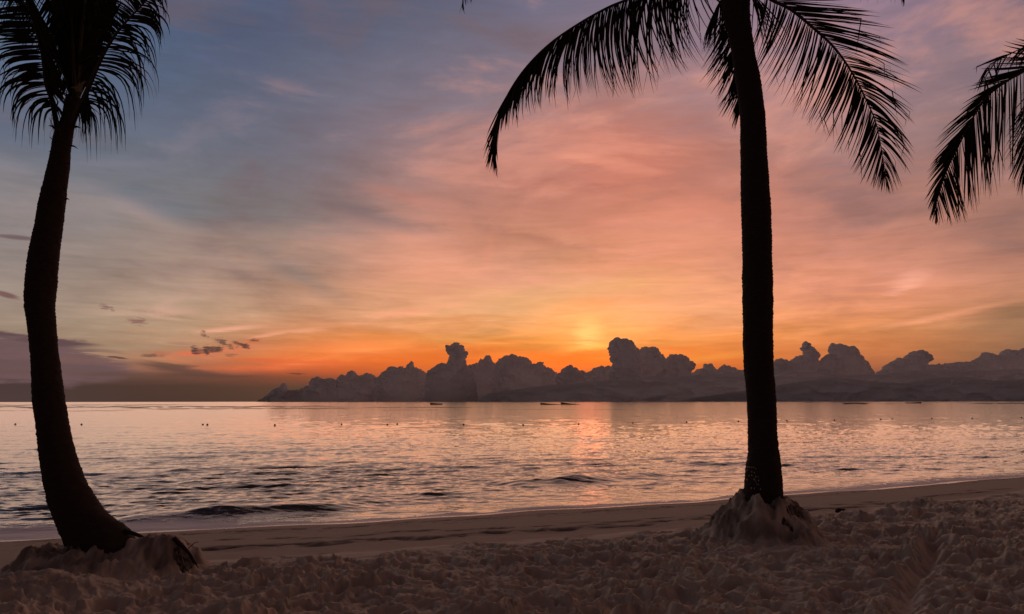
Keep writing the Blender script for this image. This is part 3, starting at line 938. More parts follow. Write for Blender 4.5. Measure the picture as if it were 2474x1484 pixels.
def trunk(parent, prof, Yd, seed, ring=.045, loc=(0, 0, 0), name='trunk', cam_pts=None):
    """prof: (left px, right px, y px) rows of the photographed outline"""
    pts = []; rad_ = []
    for r in prof:
        l_, r_, y_ = r[:3]; Y_ = r[3] if len(r) > 3 else Yd
        c = P((l_ + r_) / 2, y_, Y_); pts.append(c)
        rad_.append((P(r_, y_, Y_) - P(l_, y_, Y_)).length / 2)
    L = sum((a - b_).length for a, b_ in zip(pts[:-1], pts[1:]))
    n_ = int(L / .011)
    path = catmull(pts, n_)
    accp = [0]
    for a, b_ in zip(pts[:-1], pts[1:]): accp.append(accp[-1] + (a - b_).length)
    s_ = np.linspace(0, accp[-1], n_)
    rr = np.interp(s_, accp, rad_)
    dd_ = np.array([(path[min(i + 8, n_ - 1)] - path[max(i - 8, 0)]).normalized()[:] for i in range(n_)])
    rr = rr * np.clip(np.abs(dd_[:, 2]), .82, 1) * .94
    k_ = np.array([.25, .5, .25])
    for _ in range(60): rr[1:-1] = np.convolve(rr, k_, 'valid')
    rs = np.random.default_rng(seed)
    ringpos = np.cumsum(rs.uniform(ring * .6, ring * 1.4, 400)); ridx = np.searchsorted(ringpos, s_)
    rp = np.concatenate([[0], ringpos])
    saw = (s_ - rp[ridx]) / (ringpos[ridx] - rp[ridx])
    def rnd(i, an):
        q = s_[i]
        nz = perlin(np.array([an * 1.3 + 10 * math.sin(an)]), np.array([q * 5.0]), seed)[0]
        nz2 = perlin(np.array([math.cos(an) * 6 + 50]), np.array([q * 28 + math.sin(an) * 5]), seed + 3)[0]
        return 1 + .035 * nz + .035 * nz2 + .035 * (saw[i] - .5)
    # vectorised version of rnd
    NS = 40
    an = np.linspace(0, 2 * np.pi, NS, endpoint=False)
    A, S = np.meshgrid(an, s_)
    M = 1 + .03 * perlin(np.cos(A) * 1.5 + 9, S * 4 + np.sin(A) * 1.5, seed) + .045 * perlin(np.cos(A) * 5 + 50, S * 26 + np.sin(A) * 5, seed + 3) + .032 * (saw[:, None] - .5) * (.6 + .8 * _hash(ridx[:, None] + 0 * A, np.floor(A * 1.3), 4))
    V, F = tube(path, rr, NS, lambda i, a_: M[i, int(round(a_ / (2 * math.pi) * NS)) % NS])
    V = np.array(V) - np.array(loc)
    return mesh_obj(name, V, F, m_bark, parent), path, rr


def interp_list(lst, t):
    ts = [q[0] for q in lst]
    return [float(np.interp(t, ts, [q[k] for q in lst])) for k in range(1, len(lst[0]))]


def frond(parent, loc, rach, sides, n_=90, w=.020, r0=.022, seed=1, tstart=.12, jit=.10, clump=.12, label=None):
    """rach: (px,py,Y); sides: list of dict(tip=[(t,dx,dy,dY)], ctrl=(kx,ky), push) in photo units"""
    rs = random.Random(seed)
    rp = [P(*q) for q in rach]
    path = catmull(rp, 60)
    # pixel-space copy
    pp = catmull([Vector(q) for q in rach], 60)
    V, F = [], []
    for si, sd_ in enumerate(sides):
        nn = int(1.25 * sd_.get('n', n_))
        ph = rs.uniform(0, 10)
        cl = 0; cn = 0
        for i in range(nn):
            t = tstart + (1 - tstart) * (i + rs.uniform(-.35, .35)) / (nn - 1)
            t = min(1, max(0.0, t))
            if cn <= 0:
                cn = rs.randint(2, 6); cl = rs.gauss(0, 1)
            cn -= 1
            j = t * 59; j0 = min(58, int(j)); q = pp[j0].lerp(pp[j0 + 1], j - j0)
            tx, ty, tY = interp_list(sd_['tip'], t)
            if tx == 0 and ty == 0: continue
            rot = clump * cl * .5 + rs.gauss(0, jit * .45) + clump * .5 * math.sin(t * 23 + ph)
            sc_ = (1 + rs.uniform(-jit, jit)) * (1 if rs.random() > .05 else rs.uniform(.5, .85))
            c_, s_ = math.cos(rot), math.sin(rot)
            ddx = (tx * c_ - ty * s_) * sc_; ddy = (tx * s_ + ty * c_) * sc_
            tg = (pp[min(59, j0 + 2)] - pp[max(0, j0 - 2)]); tg2 = Vector((tg[0], tg[1])).normalized()
            Lp = math.hypot(ddx, ddy)
            kx, ky = sd_.get('ctrl', (.5, .42)); push = sd_.get('push', .12)
            b0 = P(q[0], q[1], q[2])
            dYj = tY + rs.gauss(0, .10) * Lp / 150
            c0 = P(q[0] + kx * ddx + tg2[0] * push * Lp, q[1] + ky * ddy + tg2[1] * push * Lp, q[2] + dYj * .55)
            e0 = P(q[0] + ddx, q[1] + ddy, q[2] + dYj)
            K = 9
            pts = []
            bent = rs.random() < .14
            if sd_.get('kink'):
                c1 = P(q[0] + .62 * ddx, q[1] + rs.uniform(-.02, .10) * ddy, q[2] + dYj * .5); c2 = P(q[0] + rs.uniform(.90, 1.08) * ddx, q[1] + rs.uniform(-.02, .34) * ddy, q[2] + dYj)
                for k in range(K):
                    u = k / (K - 1)
                    pts.append(b0 * (1 - u) ** 3 + c1 * 3 * u * (1 - u) ** 2 + c2 * 3 * u * u * (1 - u) + e0 * u ** 3)
            else:
              for k in range(K):
                u = k / (K - 1)
                pts.append(b0 * (1 - u) ** 2 + c0 * 2 * u * (1 - u) + e0 * u * u)
            if bent:
                kb = rs.randint(5, 7); dv = Vector((rs.uniform(-.3, .3), 0, -1)).normalized()
                for k in range(kb + 1, K):
                    pts[k] = pts[k - 1] + dv * (e0 - b0).length / (K - 1)
            ww = .70 * w * rs.uniform(.75, 1.2) * (.55 + .45 * min(1, math.sin(min(1, max(0, t)) * math.pi) * 1.6))
            tw = rs.uniform(-.9, .9)
            base = len(V)
            for k in range(K):
                u = k / (K - 1)
                d = (pts[min(K - 1, k + 1)] - pts[max(0, k - 1)]).normalized()
                side = d.cross(Vector((0, -1, 0)))
                if side.length < .1: side = Vector((1, 0, 0))
                side.normalize(); nrm = side.cross(d)
                a_ = tw * (1 + .5 * u)
                s1 = side * math.cos(a_) + nrm * math.sin(a_); n1_ = nrm * math.cos(a_) - side * math.sin(a_)
                wk = ww * max(.06, (min(1, .45 + u * 3.2)) * (1 - u ** 1.8) ** .8)
                V.append((pts[k] - s1 * wk + n1_ * wk * .35)[:]); V.append(pts[k][:]); V.append((pts[k] + s1 * wk + n1_ * wk * .35)[:])
            for k in range(K - 1):
                o_ = base + k * 3
                F.append((o_, o_ + 1, o_ + 4, o_ + 3)); F.append((o_ + 1, o_ + 2, o_ + 5, o_ + 4))
    V = np.array(V) - np.array(loc)
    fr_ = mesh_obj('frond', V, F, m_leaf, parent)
    rads = [max(.0022, r0 * (1 - i / 59) ** .9) for i in range(60)]
    Vr, Fr = tube(path, rads, 8)
    mesh_obj('midrib', np.array(Vr) - np.array(loc), Fr, m_rib, fr_)
    if label: fr_['label'] = label
    return fr_


def empty(name, loc):
    o = bpy.data.objects.new(name, None); o.location = loc; o.empty_display_size = .3
    col.objects.link(o); return o


def rootball(parent, c, rx, ry, h, loc, seed, nrad=.6, lean=(0, 0)):
    NS, NH = 120, 60
    a = np.linspace(0, 2 * np.pi, NS, endpoint=False); u = np.linspace(0, 1, NH)
    A, U = np.meshgrid(a, u)
    rad_ = (1 - U) + U * nrad
    rad_ = rad_ * (1 + .10 * perlin(np.cos(A) * 3 + 7, np.sin(A) * 3 + U * 1.5, seed) + .10 * perlin(A * 6 + np.sin(A), U * 2.5, seed + 1) + .05 * perlin(A * 16, U * 6, seed + 2))
    Xr = c[0] + rx * rad_ * np.cos(A) + lean[0] * U; Yr = c[1] + ry * rad_ * np.sin(A) + lean[1] * U; Zr = c[2] - .12 + (h + .12) * U ** .9 + .02 * perlin(A * 5, U * 5, seed)
    V = np.stack([Xr, Yr, Zr], -1).reshape(-1, 3); F = []
    for i in range(NH - 1):
        for k in range(NS):
            F.append((i * NS + k, i * NS + (k + 1) % NS, (i + 1) * NS + (k + 1) % NS, (i + 1) * NS + k))
    V = np.vstack([V, [[c[0] + lean[0], c[1] + lean[1], c[2] + h]]])
    for k in range(NS): F.append(((NH - 1) * NS + k, (NH - 1) * NS + (k + 1) % NS, len(V) - 1))
    return mesh_obj('root_ball', V - np.array(loc), F, m_root, parent)


def spikes(parent, loc, name, items, mat, seed):
    """jagged leaf-base stubs: (px,py,dx,dy,Y,w)"""
    for k, (px, py, ddx, ddy, Yd, w_) in enumerate(items):
        a = P(px, py, Yd); b_ = P(px + ddx, py + ddy, Yd - .02)
        mid = a.lerp(b_, .55) + Vector((0, 0, .012))
        V, F = tube(catmull([a, mid, b_], 8), [w_, w_ * .95, w_ * .8, w_ * .7, w_ * .55, w_ * .4, w_ * .25, .001], 6)
        mesh_obj(name, np.array(V) - np.array(loc), F, mat, parent)


# ---- right palm
YR = PALM_R[1]
loc = Vector((PALM_R[0], PALM_R[1], .98))
pr = empty('palm_tree', loc)
tag(pr, 'tall dark coconut palm with a straight thick trunk right of the sun glow', 'palm tree', 'palms on the beach')
prof_r = [(1790,1915,1262),(1792,1906,1235),(1795,1897,1212),(1797,1892,1183),(1798,1891,1155),(1799,1890,1128),(1807,1882,1100),(1806,1878,1030),(1803,1876,970),(1798,1870,900),(1795,1868,830),
          (1792,1868,720),(1793,1866,620),(1789,1863,495),(1789,1856,400),(1788,1852,334),(1787,1847,267),(1777,1839,200),(1768,1825,133),(1756,1815,67),(1744,1813,25),(1738,1812,-20),(1738,1800,-70),(1748,1790,-120)]
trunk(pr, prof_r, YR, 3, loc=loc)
rootball(pr, (PALM_R[0] + .06, PALM_R[1] - .03, .98), .60, .55, .38, loc, 5, .56)
# pale scratches on the bark, low on the left side of the trunk
V, F = [], []
rs = random.Random(5)
for row in range(6):
    yv = 1128 + row * 10
    for k in range(7):
        if rs.random() < .5: continue
        px = 1806 + k * 5.4 + rs.uniform(-1, 1); py = yv + rs.uniform(-2, 2) + k * .8
        u = (px - 1845) / 46
        Yc = YR - math.sqrt(max(0, 1 - u * u)) * .232 - .006
        a = P(px, py, Yc); hgt = rs.uniform(.008, .02); wd = rs.uniform(.002, .004)
        b0 = len(V)
        for sx, sz in ((-1, -1), (1, -1), (1.3, 1), (-.6, 1)):
            V.append((a[0] + sx * wd, a[1] + .0, a[2] + sz * hgt / 2)); 
        for sx, sz in ((-1, -1), (1, -1), (1.3, 1), (-.6, 1)):
            V.append((a[0] + sx * wd, a[1] + .02, a[2] + sz * hgt / 2))
        F += [(b0, b0 + 1, b0 + 2, b0 + 3)] + [(b0 + i, b0 + 4 + i, b0 + 4 + (i + 1) % 4, b0 + (i + 1) % 4) for i in range(4)]
mesh_obj('bark_scratches', np.array(V) - np.array(loc), F, m_chip, pr, smooth=False)

FR = lambda *a, **k: frond(pr, loc, *a, **k)
# A: long frond arching to the left
FR([(1772,-50,YR),(1690,-72,YR-.1),(1600,-42,YR-.2),(1518,-2,YR-.25),(1468,19,YR-.3),(1401,56,YR-.3),(1328,106,YR-.3),(1268,166,YR-.25),(1228,227,YR-.2),(1204,294,YR-.15),(1194,350,YR-.1),(1197,394,YR-.1)],
   [dict(tip=[(0,-60,150,0),(.12,-30,190,0),(.25,20,240,0),(.36,15,225,.1),(.5,-35,165,.1),(.62,-60,150,.1),(.75,-45,120,.1),(.88,-20,95,0),(1,0,35,0)], n=150, push=.16),
    dict(tip=[(0,60,150,-.2),(.12,70,180,-.2),(.25,60,215,-.2),(.36,20,210,-.2),(.48,-10,190,-.2),(.6,-30,150,-.2),(.72,-35,115,-.2),(.86,-16,90,-.1),(1,3,35,0)], n=120, push=.2)],
   seed=1, tstart=.10, clump=.14, w=.019, r0=.028)
# B: short frond hanging behind the trunk
FR([(1768,-30,YR+.2),(1775,30,YR+.45),(1790,100,YR+.5),(1797,190,YR+.5),(1795,255,YR+.45)],
   [dict(tip=[(0,-70,130,0),(.3,-72,130,0),(.6,-62,110,0),(.85,-36,90,0),(1,-12,60,0)], n=62, push=.05),
    dict(tip=[(0,-40,130,.2),(.3,-60,130,.2),(.6,-36,110,.2),(1,-5,60,.1)], n=46, push=.05)], seed=2, tstart=.05, clump=.14, w=.020)
FR([(1760,-35,YR+.1),(1742,0,YR+.1),(1728,25,YR+.1),(1716,60,YR+.1)],
   [dict(tip=[(0,-40,70,0),(.5,-25,90,0),(1,-12,70,0)], n=24, push=.05),
    dict(tip=[(0,-5,90,.1),(.5,-10,100,.1),(1,-8,70,.1)], n=18, push=.05)], seed=12, tstart=.2, clump=.14, w=.016, r0=.014)
# C: big frond arching down to the right
FR([(1795,-40,YR),(1830,-25,YR-.1),(1864,0,YR-.15),(1910,23,YR-.2),(1964,67,YR-.2),(2017,117,YR-.2),(2061,180,YR-.15),(2094,244,YR-.1),(2117,300,YR-.05),(2134,384,YR),(2142,440,YR)],
   [dict(tip=[(0,-50,110,0),(.14,-52,160,0),(.30,-64,185,0),(.45,-70,172,0),(.6,-58,152,0),(.75,-46,128,0),(.88,-28,92,0),(1,2,28,0)], n=104, push=.10),
    dict(tip=[(0,120,-20,.1),(.14,190,10,.1),(.24,225,34,.1),(.36,200,62,.1),(.48,168,82,.1),(.60,130,90,.1),(.72,96,92,.1),(.85,62,88,.1),(.94,30,66,0),(1,6,28,0)], n=92, ctrl=(.52,.22), push=.02)],
   seed=3, tstart=.10, clump=.10, w=.019, r0=.026, jit=.09)
# D: thin frond turned towards the viewer
FR([(1800,-35,YR),(1822,-12,YR-.4),(1842,8,YR-.8)],
   [dict(tip=[(0,36,110,-.2),(1,72,120,-.2)], n=16, push=.0), dict(tip=[(0,10,110,-.1),(1,30,90,-.1)], n=14, push=.0)], seed=4, tstart=.05, clump=.5, w=.011, r0=.012)
# E, F: fronds whose tips just reach into the top of the picture
FR([(1790,-60,YR),(1880,-140,YR+.2),(1990,-130,YR+.3),(2090,-95,YR+.3),(2160,-55,YR+.3),(2185,-10,YR+.3)],
   [dict(tip=[(0,0,90,0),(.4,0,140,0),(.8,6,85,0),(1,0,30,0)], n=60), dict(tip=[(0,30,90,0),(.4,20,125,0),(.8,10,70,0),(1,0,30,0)], n=40)], seed=5, clump=.25, w=.014)
FR([(1765,-60,YR),(1640,-190,YR+.3),(1430,-200,YR+.5),(1240,-110,YR+.6),(1130,-25,YR+.6),(1117,12,YR+.6)],
   [dict(tip=[(0,0,140,0),(.5,10,150,0),(.8,-20,80,0),(1,-4,24,0)], n=80), dict(tip=[(0,10,120,0),(.5,10,120,0),(.8,-10,70,0),(1,4,24,0)], n=60)], seed=6, clump=.2, w=.014)
# upper crown
for k, (ex, ey, dY) in enumerate(((1500, -330, 1.2), (1640, -420, -.6), (1850, -430, .8), (2060, -330, -.8), (2000, -300, 1.8), (1560, -230, -1.6))):
    mx_, my_ = (1775 + ex) / 2, (-60 + ey) / 2 - 110
    FR([(1775,-70,YR),(mx_,my_,YR+dY*.5),(ex,ey,YR+dY),(ex+(ex-1775)*.3,ey+120,YR+dY*1.3)],
       [dict(tip=[(0,-60,120,0),(.5,-70,150,.1),(1,-5,40,0)], n=60), dict(tip=[(0,60,120,.2),(.5,70,150,.2),(1,5,40,0)], n=60)], seed=20 + k, w=.018)
spikes(pr, loc, 'leaf_stub', [(1745,10,-24,-16,YR-.1,.02),(1752,40,-18,22,YR-.1,.018),(1765,70,-10,20,YR-.12,.014),(1800,30,18,10,YR-.1,.016)], m_rib, 1)

# ---- left palm
YL = PALM_L[1]
loc = Vector((PALM_L[0], PALM_L[1], .98))
pl = empty('palm_tree', loc)
tag(pl, 'leaning dark coconut palm with a bent trunk and sandy root mound at the left', 'palm tree', 'palms on the beach')
prof_l = [(176,338,1356),(172,334,1325),(156,310,1303),(141,289,1282),(127,259,1250),(113,223,1200),(104,198,1150),(97,181,1100),(91,170,1050),(86,160,1000),(80,154,960),(78,148,915),(77,140,865),(70,135,800),
          (62,131,740),(63,136,680),(74,143,600),(87,150,540),(95,157,490),(108,162,440),(117,167,400),(126,170,355),(133,178,318),(148,181,292),(155,188,260),(160,198,235)]
trunk(pl, prof_l, YL, 8, loc=loc, ring=.035)
rootball(pl, (PALM_L[0] + .08, PALM_L[1] + .0, .98), .40, .34, .25, loc, 15, .75)
_rb = G(455, 1372, .98)
rootball(pl, (_rb[0], _rb[1], .98), .16, .24, .20, loc, 18, .30, lean=(-.13, 0))
for k, (pts) in enumerate(([(300,1282),(340,1296),(372,1318)], [(420,1300),(455,1335),(478,1375)], [(395,1296),(430,1320),(440,1360)], [(176,1340),(168,1380),(140,1410)], [(455,1325),(470,1312),(480,1310)])):
    Yk = YL - .05 if k != 3 else YL - .3
    pth = catmull([P(a, b_, Yk + .02 * i) for i, (a, b_) in enumerate(pts)], 16)
    V, F = tube(pth, [(.022 if k < 4 else .005) * (1 - .5 * i / 15) for i in range(16)], 8)
    mesh_obj('root', np.array(V) - np.array(loc), F, m_bark, pl)
FL = lambda *a, **k: frond(pl, loc, *a, **k)
# right-hand frond, leaflets bending over and hanging
FL([(172,306,YL-.1),(190,262,YL-.15),(206,230,YL-.2),(244,143,YL-.3),(277,87,YL-.35),(310,47,YL-.4),(343,13,YL-.4),(368,-18,YL-.4),(384,-60,YL-.4)],
   [dict(tip=[(0,20,50,0),(.12,36,128,0),(.22,72,142,0),(.33,98,142,0),(.45,106,124,0),(.58,82,104,0),(.70,64,86,0),(.82,40,78,0),(1,10,40,0)], n=62, kink=1),
    dict(tip=[(0,-10,50,0),(.12,8,90,.1),(.24,-16,100,.1),(.40,-50,20,.1),(.6,-70,-30,.1),(.8,-50,-60,.1),(1,10,-20,0)], n=130, push=.2),
    dict(tip=[(0,10,60,-.1),(.15,44,112,-.2),(.3,80,120,-.2),(.5,92,96,-.2),(.7,66,56,-.2),(.85,44,60,-.2),(1,10,30,0)], n=30, kink=1)],
   seed=31, tstart=.10, clump=.20, w=.017, r0=.030)
# left-hand frond
FL([(140,318,YL-.1),(126,245,YL-.1),(112,203,YL-.15),(102,130,YL-.2),(86,70,YL-.25),(64,0,YL-.3),(30,-80,YL-.3)],
   [dict(tip=[(0,-20,50,0),(.16,-60,104,0),(.27,-98,98,0),(.38,-112,60,0),(.5,-104,18,0),(.65,-100,6,0),(.8,-90,4,0),(1,-20,-20,0)], n=62, kink=1),
    dict(tip=[(0,-10,60,-.1),(.16,-40,110,-.1),(.3,-90,80,-.1),(.45,-100,34,-.1),(.65,-90,14,-.1),(1,-20,-10,0)], n=20, kink=1),
    dict(tip=[(0,10,50,0),(.16,20,70,0),(.3,50,64,0),(.45,58,96,0),(.6,64,112,0),(.8,74,130,0),(1,10,40,0)], n=64, ctrl=(.55,.42), push=.0)],
   seed=32, tstart=.14, clump=.12, w=.023, r0=.030, jit=.12)
# upright inner fronds, a dense dark sheaf
for k, (x1, x2, dY) in enumerate(((176, 168, -.25), (200, 208, -.1), (222, 246, .1), (164, 140, .2), (240, 290, .25), (190, 190, .4))):
    xm = (182 + x1) / 2
    FL([(182,252,YL),(xm,180,YL+dY*.4),(x1,90,YL+dY*.8),((x1+x2)/2,0,YL+dY),(x2,-110,YL+dY)],
       [dict(tip=[(0,-14,-20,0),(.2,-34,-60,0),(.5,-40,-95,0),(.8,-50,-100,0),(1,-8,-50,0)], n=90, push=.2),
        dict(tip=[(0,14,-20,.1),(.2,34,-60,.1),(.5,40,-95,.1),(.8,50,-100,.1),(1,8,-50,0)], n=90, push=.2)], seed=40 + k, tstart=.04, w=.032, jit=.12, clump=.14)
FL([(178,255,YL+.1),(150,150,YL+.3),(138,60,YL+.4),(130,-20,YL+.5),(118,-110,YL+.5)],
   [dict(tip=[(0,-10,30,0),(.3,-20,60,0),(.6,-18,86,0),(1,-10,60,0)], n=60, push=.0),
    dict(tip=[(0,20,30,0),(.3,26,50,0),(.6,40,60,0),(1,10,40,0)], n=70, push=.0)], seed=50, tstart=.1, w=.017)
for k, (ex, ey, dY) in enumerate(((330, -160, .9), (40, -180, .9), (250, -260, -.8), (120, -260, -.6), (-60, -60, .4))):
    FL([(182,230,YL),((182+ex)/2,(200+ey)/2-60,YL+dY*.5),(ex,ey,YL+dY),(ex+(ex-182)*.4,ey+90,YL+dY*1.3)],
       [dict(tip=[(.0,0,0,0),(.3,-30,50,0),(.6,-50,80,.1),(1,-5,40,0)], n=60), dict(tip=[(0,0,0,.0),(.3,30,50,0),(.6,50,80,.2),(1,5,40,0)], n=60)], seed=60 + k, tstart=.3, w=.016)
# dry flower stalk at the heart of the crown
V, F = [], []; rs = random.Random(3)
for k in range(11):
    a = P(188 + k * .8, 222, YL - .45); b_ = P(170 + k * 4.0, 214 - k * 2.0 + rs.uniform(-3, 3), YL - .5)
    v, f = tube(catmull([a, a.lerp(b_, .5) + Vector((0, -.02, .015)), b_], 7), [.004] * 6 + [.001], 5)
    F += [tuple(i + len(V) for i in q) for q in f]; V += v
mesh_obj('flower_stalk', np.array(V) - np.array(loc), F, m_pale, pl)
spikes(pl, loc, 'leaf_stub', [(172,308,24,2,YL-.12,.02),(136,312,-20,-8,YL-.1,.018),(132,345,-14,-14,YL-.1,.008),(168,352,20,8,YL-.12,.012),(150,276,-14,-22,YL-.1,.016),
      (126,372,-10,-6,YL-.1,.006),(155,455,6,10,YL-.1,.014),(158,482,10,2,YL-.1,.010),(99,487,-8,5,YL-.1,.010),(164,395,6,4,YL-.1,.01),(104,452,-6,6,YL-.1,.01)], m_bark, 2)
# loose fibres hanging from the leaf bases
V, F = [], []
for k in range(26):
    px = rs.choice((rs.uniform(168, 225), rs.uniform(118, 140))); py = rs.uniform(262, 312)
    a = P(px, py, YL - .1); b_ = P(px + rs.uniform(-6, 16), py + rs.uniform(20, 46), YL - .12)
    v, f = tube(catmull([a, a.lerp(b_, .5) + Vector((rs.uniform(-.02, .03), 0, 0)), b_], 7), [.0016] * 6 + [.0006], 4)
    F += [tuple(i + len(V) for i in q) for q in f]; V += v
mesh_obj('hanging_fibres', np.array(V) - np.array(loc), F, m_rib, pl)

# ---- third palm: stands outside the frame on the right, fronds reach in
YT = 8.4
base3 = G(2800, 1330, .97)
loc = Vector((base3[0], YT, .97))
pt = empty('palm_tree', loc)
tag(pt, 'palm at the right edge of which only hanging fronds show', 'palm tree', 'palms on the beach')
def px_of(p):
    v = R3.T @ (np.array(p) - np.array([0, 0, CAM_H])); return CX + FPX * v[0] / -v[2], CY - FPX * v[1] / -v[2]
trunk(pt, [(2760,2850,1345),(2765,2845,1290),(2768,2838,1150),(2765,2832,900),(2755,2820,600),(2740,2802,300),(2712,2772,60),(2700,2758,-10)], YT, 13, loc=loc)
FT = lambda *a, **k: frond(pt, loc, *a, **k)
FT([(2728,-10,YT),(2640,60,YT-.1),(2550,120,YT-.2),(2474,172,YT-.2),(2439,192,YT-.2),(2390,228,YT-.2),(2355,277,YT-.2),(2314,357,YT-.15),(2286,417,YT-.1),(2264,486,YT-.1),(2261,524,YT-.1)],
   [dict(tip=[(0,-10,170,0),(.3,-4,250,0),(.45,-4,245,0),(.6,10,222,0),(.72,26,185,0),(.82,36,140,0),(.9,26,95,0),(1,0,20,0)], n=112, push=.0, ctrl=(.45,.45)),
    dict(tip=[(0,-110,-20,0),(.3,-120,-6,.1),(.42,-116,22,.1),(.52,-104,70,.1),(.62,-98,92,.1),(.72,-84,88,.1),(.82,-56,84,.1),(.92,-26,62,0),(1,-2,20,0)], n=84, ctrl=(.48,.36), push=.10)],
   seed=71, clump=.10, w=.019, r0=.028, jit=.07, tstart=.08)
FT([(2730,-10,YT+.1),(2640,20,YT+.3),(2570,100,YT+.4),(2520,210,YT+.4),(2488,330,YT+.4),(2474,430,YT+.4)],
   [dict(tip=[(0,-60,110,0),(.4,-90,150,0),(.65,-80,130,0),(.85,-44,100,0),(1,-6,50,0)], n=80, push=.05),
    dict(tip=[(0,40,120,0),(.4,50,150,0),(.8,30,100,0),(1,6,50,0)], n=70, push=.05)], seed=72, clump=.06, w=.015, tstart=.08)
FT([(2728,-12,YT-.1),(2620,40,YT-.4),(2520,92,YT-.5),(2462,120,YT-.5),(2415,142,YT-.5),(2378,172,YT-.5),(2384,205,YT-.5),(2392,250,YT-.5)],
   [dict(tip=[(0,-40,60,0),(.5,-60,50,0),(.7,-66,52,0),(.85,-30,60,0),(1,4,24,0)], n=34, push=.05),
    dict(tip=[(0,-10,90,0),(.5,-40,70,0),(.8,10,90,0),(1,6,24,0)], n=26, push=.05)], seed=73, clump=.3, w=.013, r0=.018)
for k, (ex, ey, dY) in enumerate(((2500, -200, 1.2), (2900, -260, 0.6), (3050, -60, -.5), (3080, 60, .8), (2620, -300, -.8), (2980, 200, .3))):
    FT([(2730,-20,YT),((2730+ex)/2,(-20+ey)/2-90,YT+dY*.5),(ex,ey,YT+dY),(ex+(ex-2730)*.3,ey+140,YT+dY*1.3)],
       [dict(tip=[(0,-40,90,0),(.5,-60,140,.1),(1,-5,40,0)], n=50), dict(tip=[(0,40,90,.2),(.5,60,140,.2),(1,5,40,0)], n=50)], seed=80 + k, w=.018)

# ------------------------------------------------------------------ boats
def hull(name, label, pxl, pxr, yw, hpx, bow_left=True, sheer=.35, extra=None, aft=.55):
    a = G(pxl, yw, 0.0); b_ = G(pxr, yw, 0.0)
    L = (b_ - a).length; Yd = a[1]; mid = (a + b_) / 2
    Hh = hpx * Yd / FPX
    root = empty(name, (mid[0], mid[1], 0))
    tag(root, label, 'boat', 'small boats near the horizon')
    NS_, NC = 28, 13
    V, F = [], []
    for i in range(NS_):
        u = i / (NS_ - 1)                     # 0 stern .. 1 bow
        bw = L * .085 * (1 - max(0, (u - .55) / .45) ** 2.2) * (.8 + .2 * min(1, u * 4))
        top = Hh * (aft + (1 - aft) * u ** 1.6) * (1 if extra != 'low' else .9)
        x = (u - .5) * L + (0 if u < .9 else (u - .9) * L * .3)
        for k in range(NC):
            th = math.pi * k / (NC - 1)
            yy = -math.cos(th) * bw; zz = top - (top + Hh * .25) * math.sin(th) ** .7
            V.append((x if not bow_left else -x, yy, zz))
    for i in range(NS_ - 1):
        for k in range(NC - 1):
            F.append((i * NC + k, (i + 1) * NC + k, (i + 1) * NC + k + 1, i * NC + k + 1))
    F.append(tuple(range(NC)))
    for k in range(NC // 2):
        pass
    for i in range(NS_ - 1):                   # deck a little below the gunwale
        F.append((i * NC + 1, (i + 1) * NC + 1, (i + 1) * NC + NC - 2, i * NC + NC - 2))
    mesh_obj('hull', V, F, m_hull, root)
    sgn = -1 if bow_left else 1
    def block(nm, u0, u1, z0, z1, w_):
        x0, x1 = sgn * (u0 - .5) * L, sgn * (u1 - .5) * L
        bm = bmesh.new(); bmesh.ops.create_cube(bm, size=1)
        for v in bm.verts:
            tp = .82 if v.co.z > 0 else 1
            v.co = Vector(((x0 + x1) / 2 + v.co.x * abs(x1 - x0) * tp, v.co.y * w_ * tp, (z0 + z1) / 2 + v.co.z * (z1 - z0)))
        bmesh.ops.bevel(bm, geom=bm.edges[:], offset=min(z1 - z0, w_) * .12, segments=2, affect='EDGES')
        me = bpy.data.meshes.new(nm); bm.to_mesh(me); bm.free(); me.materials.append(m_hull)
        o = bpy.data.objects.new(nm, me); col.objects.link(o); o.parent = root
    for k, u in enumerate((.25, .5, .72)):
        block('bench', u, u + .03, Hh * .35, Hh * (.62 if aft > .5 else .5), L * .13)
    block('outboard_motor', -.035, .0, -.05, Hh * aft * 1.15, L * .03)
    return root, L, Hh


hull('fishing_boat', 'small dark boat alone with its raised bow pointing left', 1041, 1067, 978.2, 4.8, True)
hull('fishing_boat', 'long low dark boat whose end touches the boat with a person', 1308, 1356, 978.2, 4.6, True, aft=.18)
rb, Lb, Hb = hull('fishing_boat', 'dark open boat carrying a person near its right end', 1357, 1398, 978.0, 6.0, True, aft=.15)
hull('fishing_boat', 'long flat dark boat far right on the horizon', 2186, 2228, 974.6, 3.0, False, aft=.45, extra='low')

# seated person in the third boat, grown from one skeleton
pb = G(1390, 978.0, 0.0)
me = bpy.data.meshes.new('person')
sk = [((0,0,.55),.17,.13),((0,0,.85),.16,.12),((0,0,1.1),.19,.12),((0,0,1.24),.07,.07),((0,0,1.36),.095,.10),((0,0,1.48),.085,.09),
      ((-.2,0,1.12),.07,.07),((-.26,-.05,.85),.05,.05),((-.14,-.2,.68),.04,.04),((.2,0,1.12),.07,.07),((.26,-.05,.85),.05,.05),((.14,-.2,.68),.04,.04),
      ((-.1,0,.5),.1,.1),((-.14,-.42,.52),.08,.08),((-.14,-.45,.1),.05,.05),((.1,0,.5),.1,.1),((.14,-.42,.52),.08,.08),((.14,-.45,.1),.05,.05)]
ed = [(0,1),(1,2),(2,3),(3,4),(4,5),(2,6),(6,7),(7,8),(2,9),(9,10),(10,11),(0,12),(12,13),(13,14),(0,15),(15,16),(16,17)]
S = 1.12
me.from_pydata([tuple(c * S for c in q[0]) for q in sk], ed, [])
person = bpy.data.objects.new('person', me); col.objects.link(person)
me.materials.append(m_cloth)
sm = person.modifiers.new('skin', 'SKIN')
for i, q in enumerate(sk):
    me.skin_vertices[0].data[i].radius = (q[1] * S, q[2] * S)
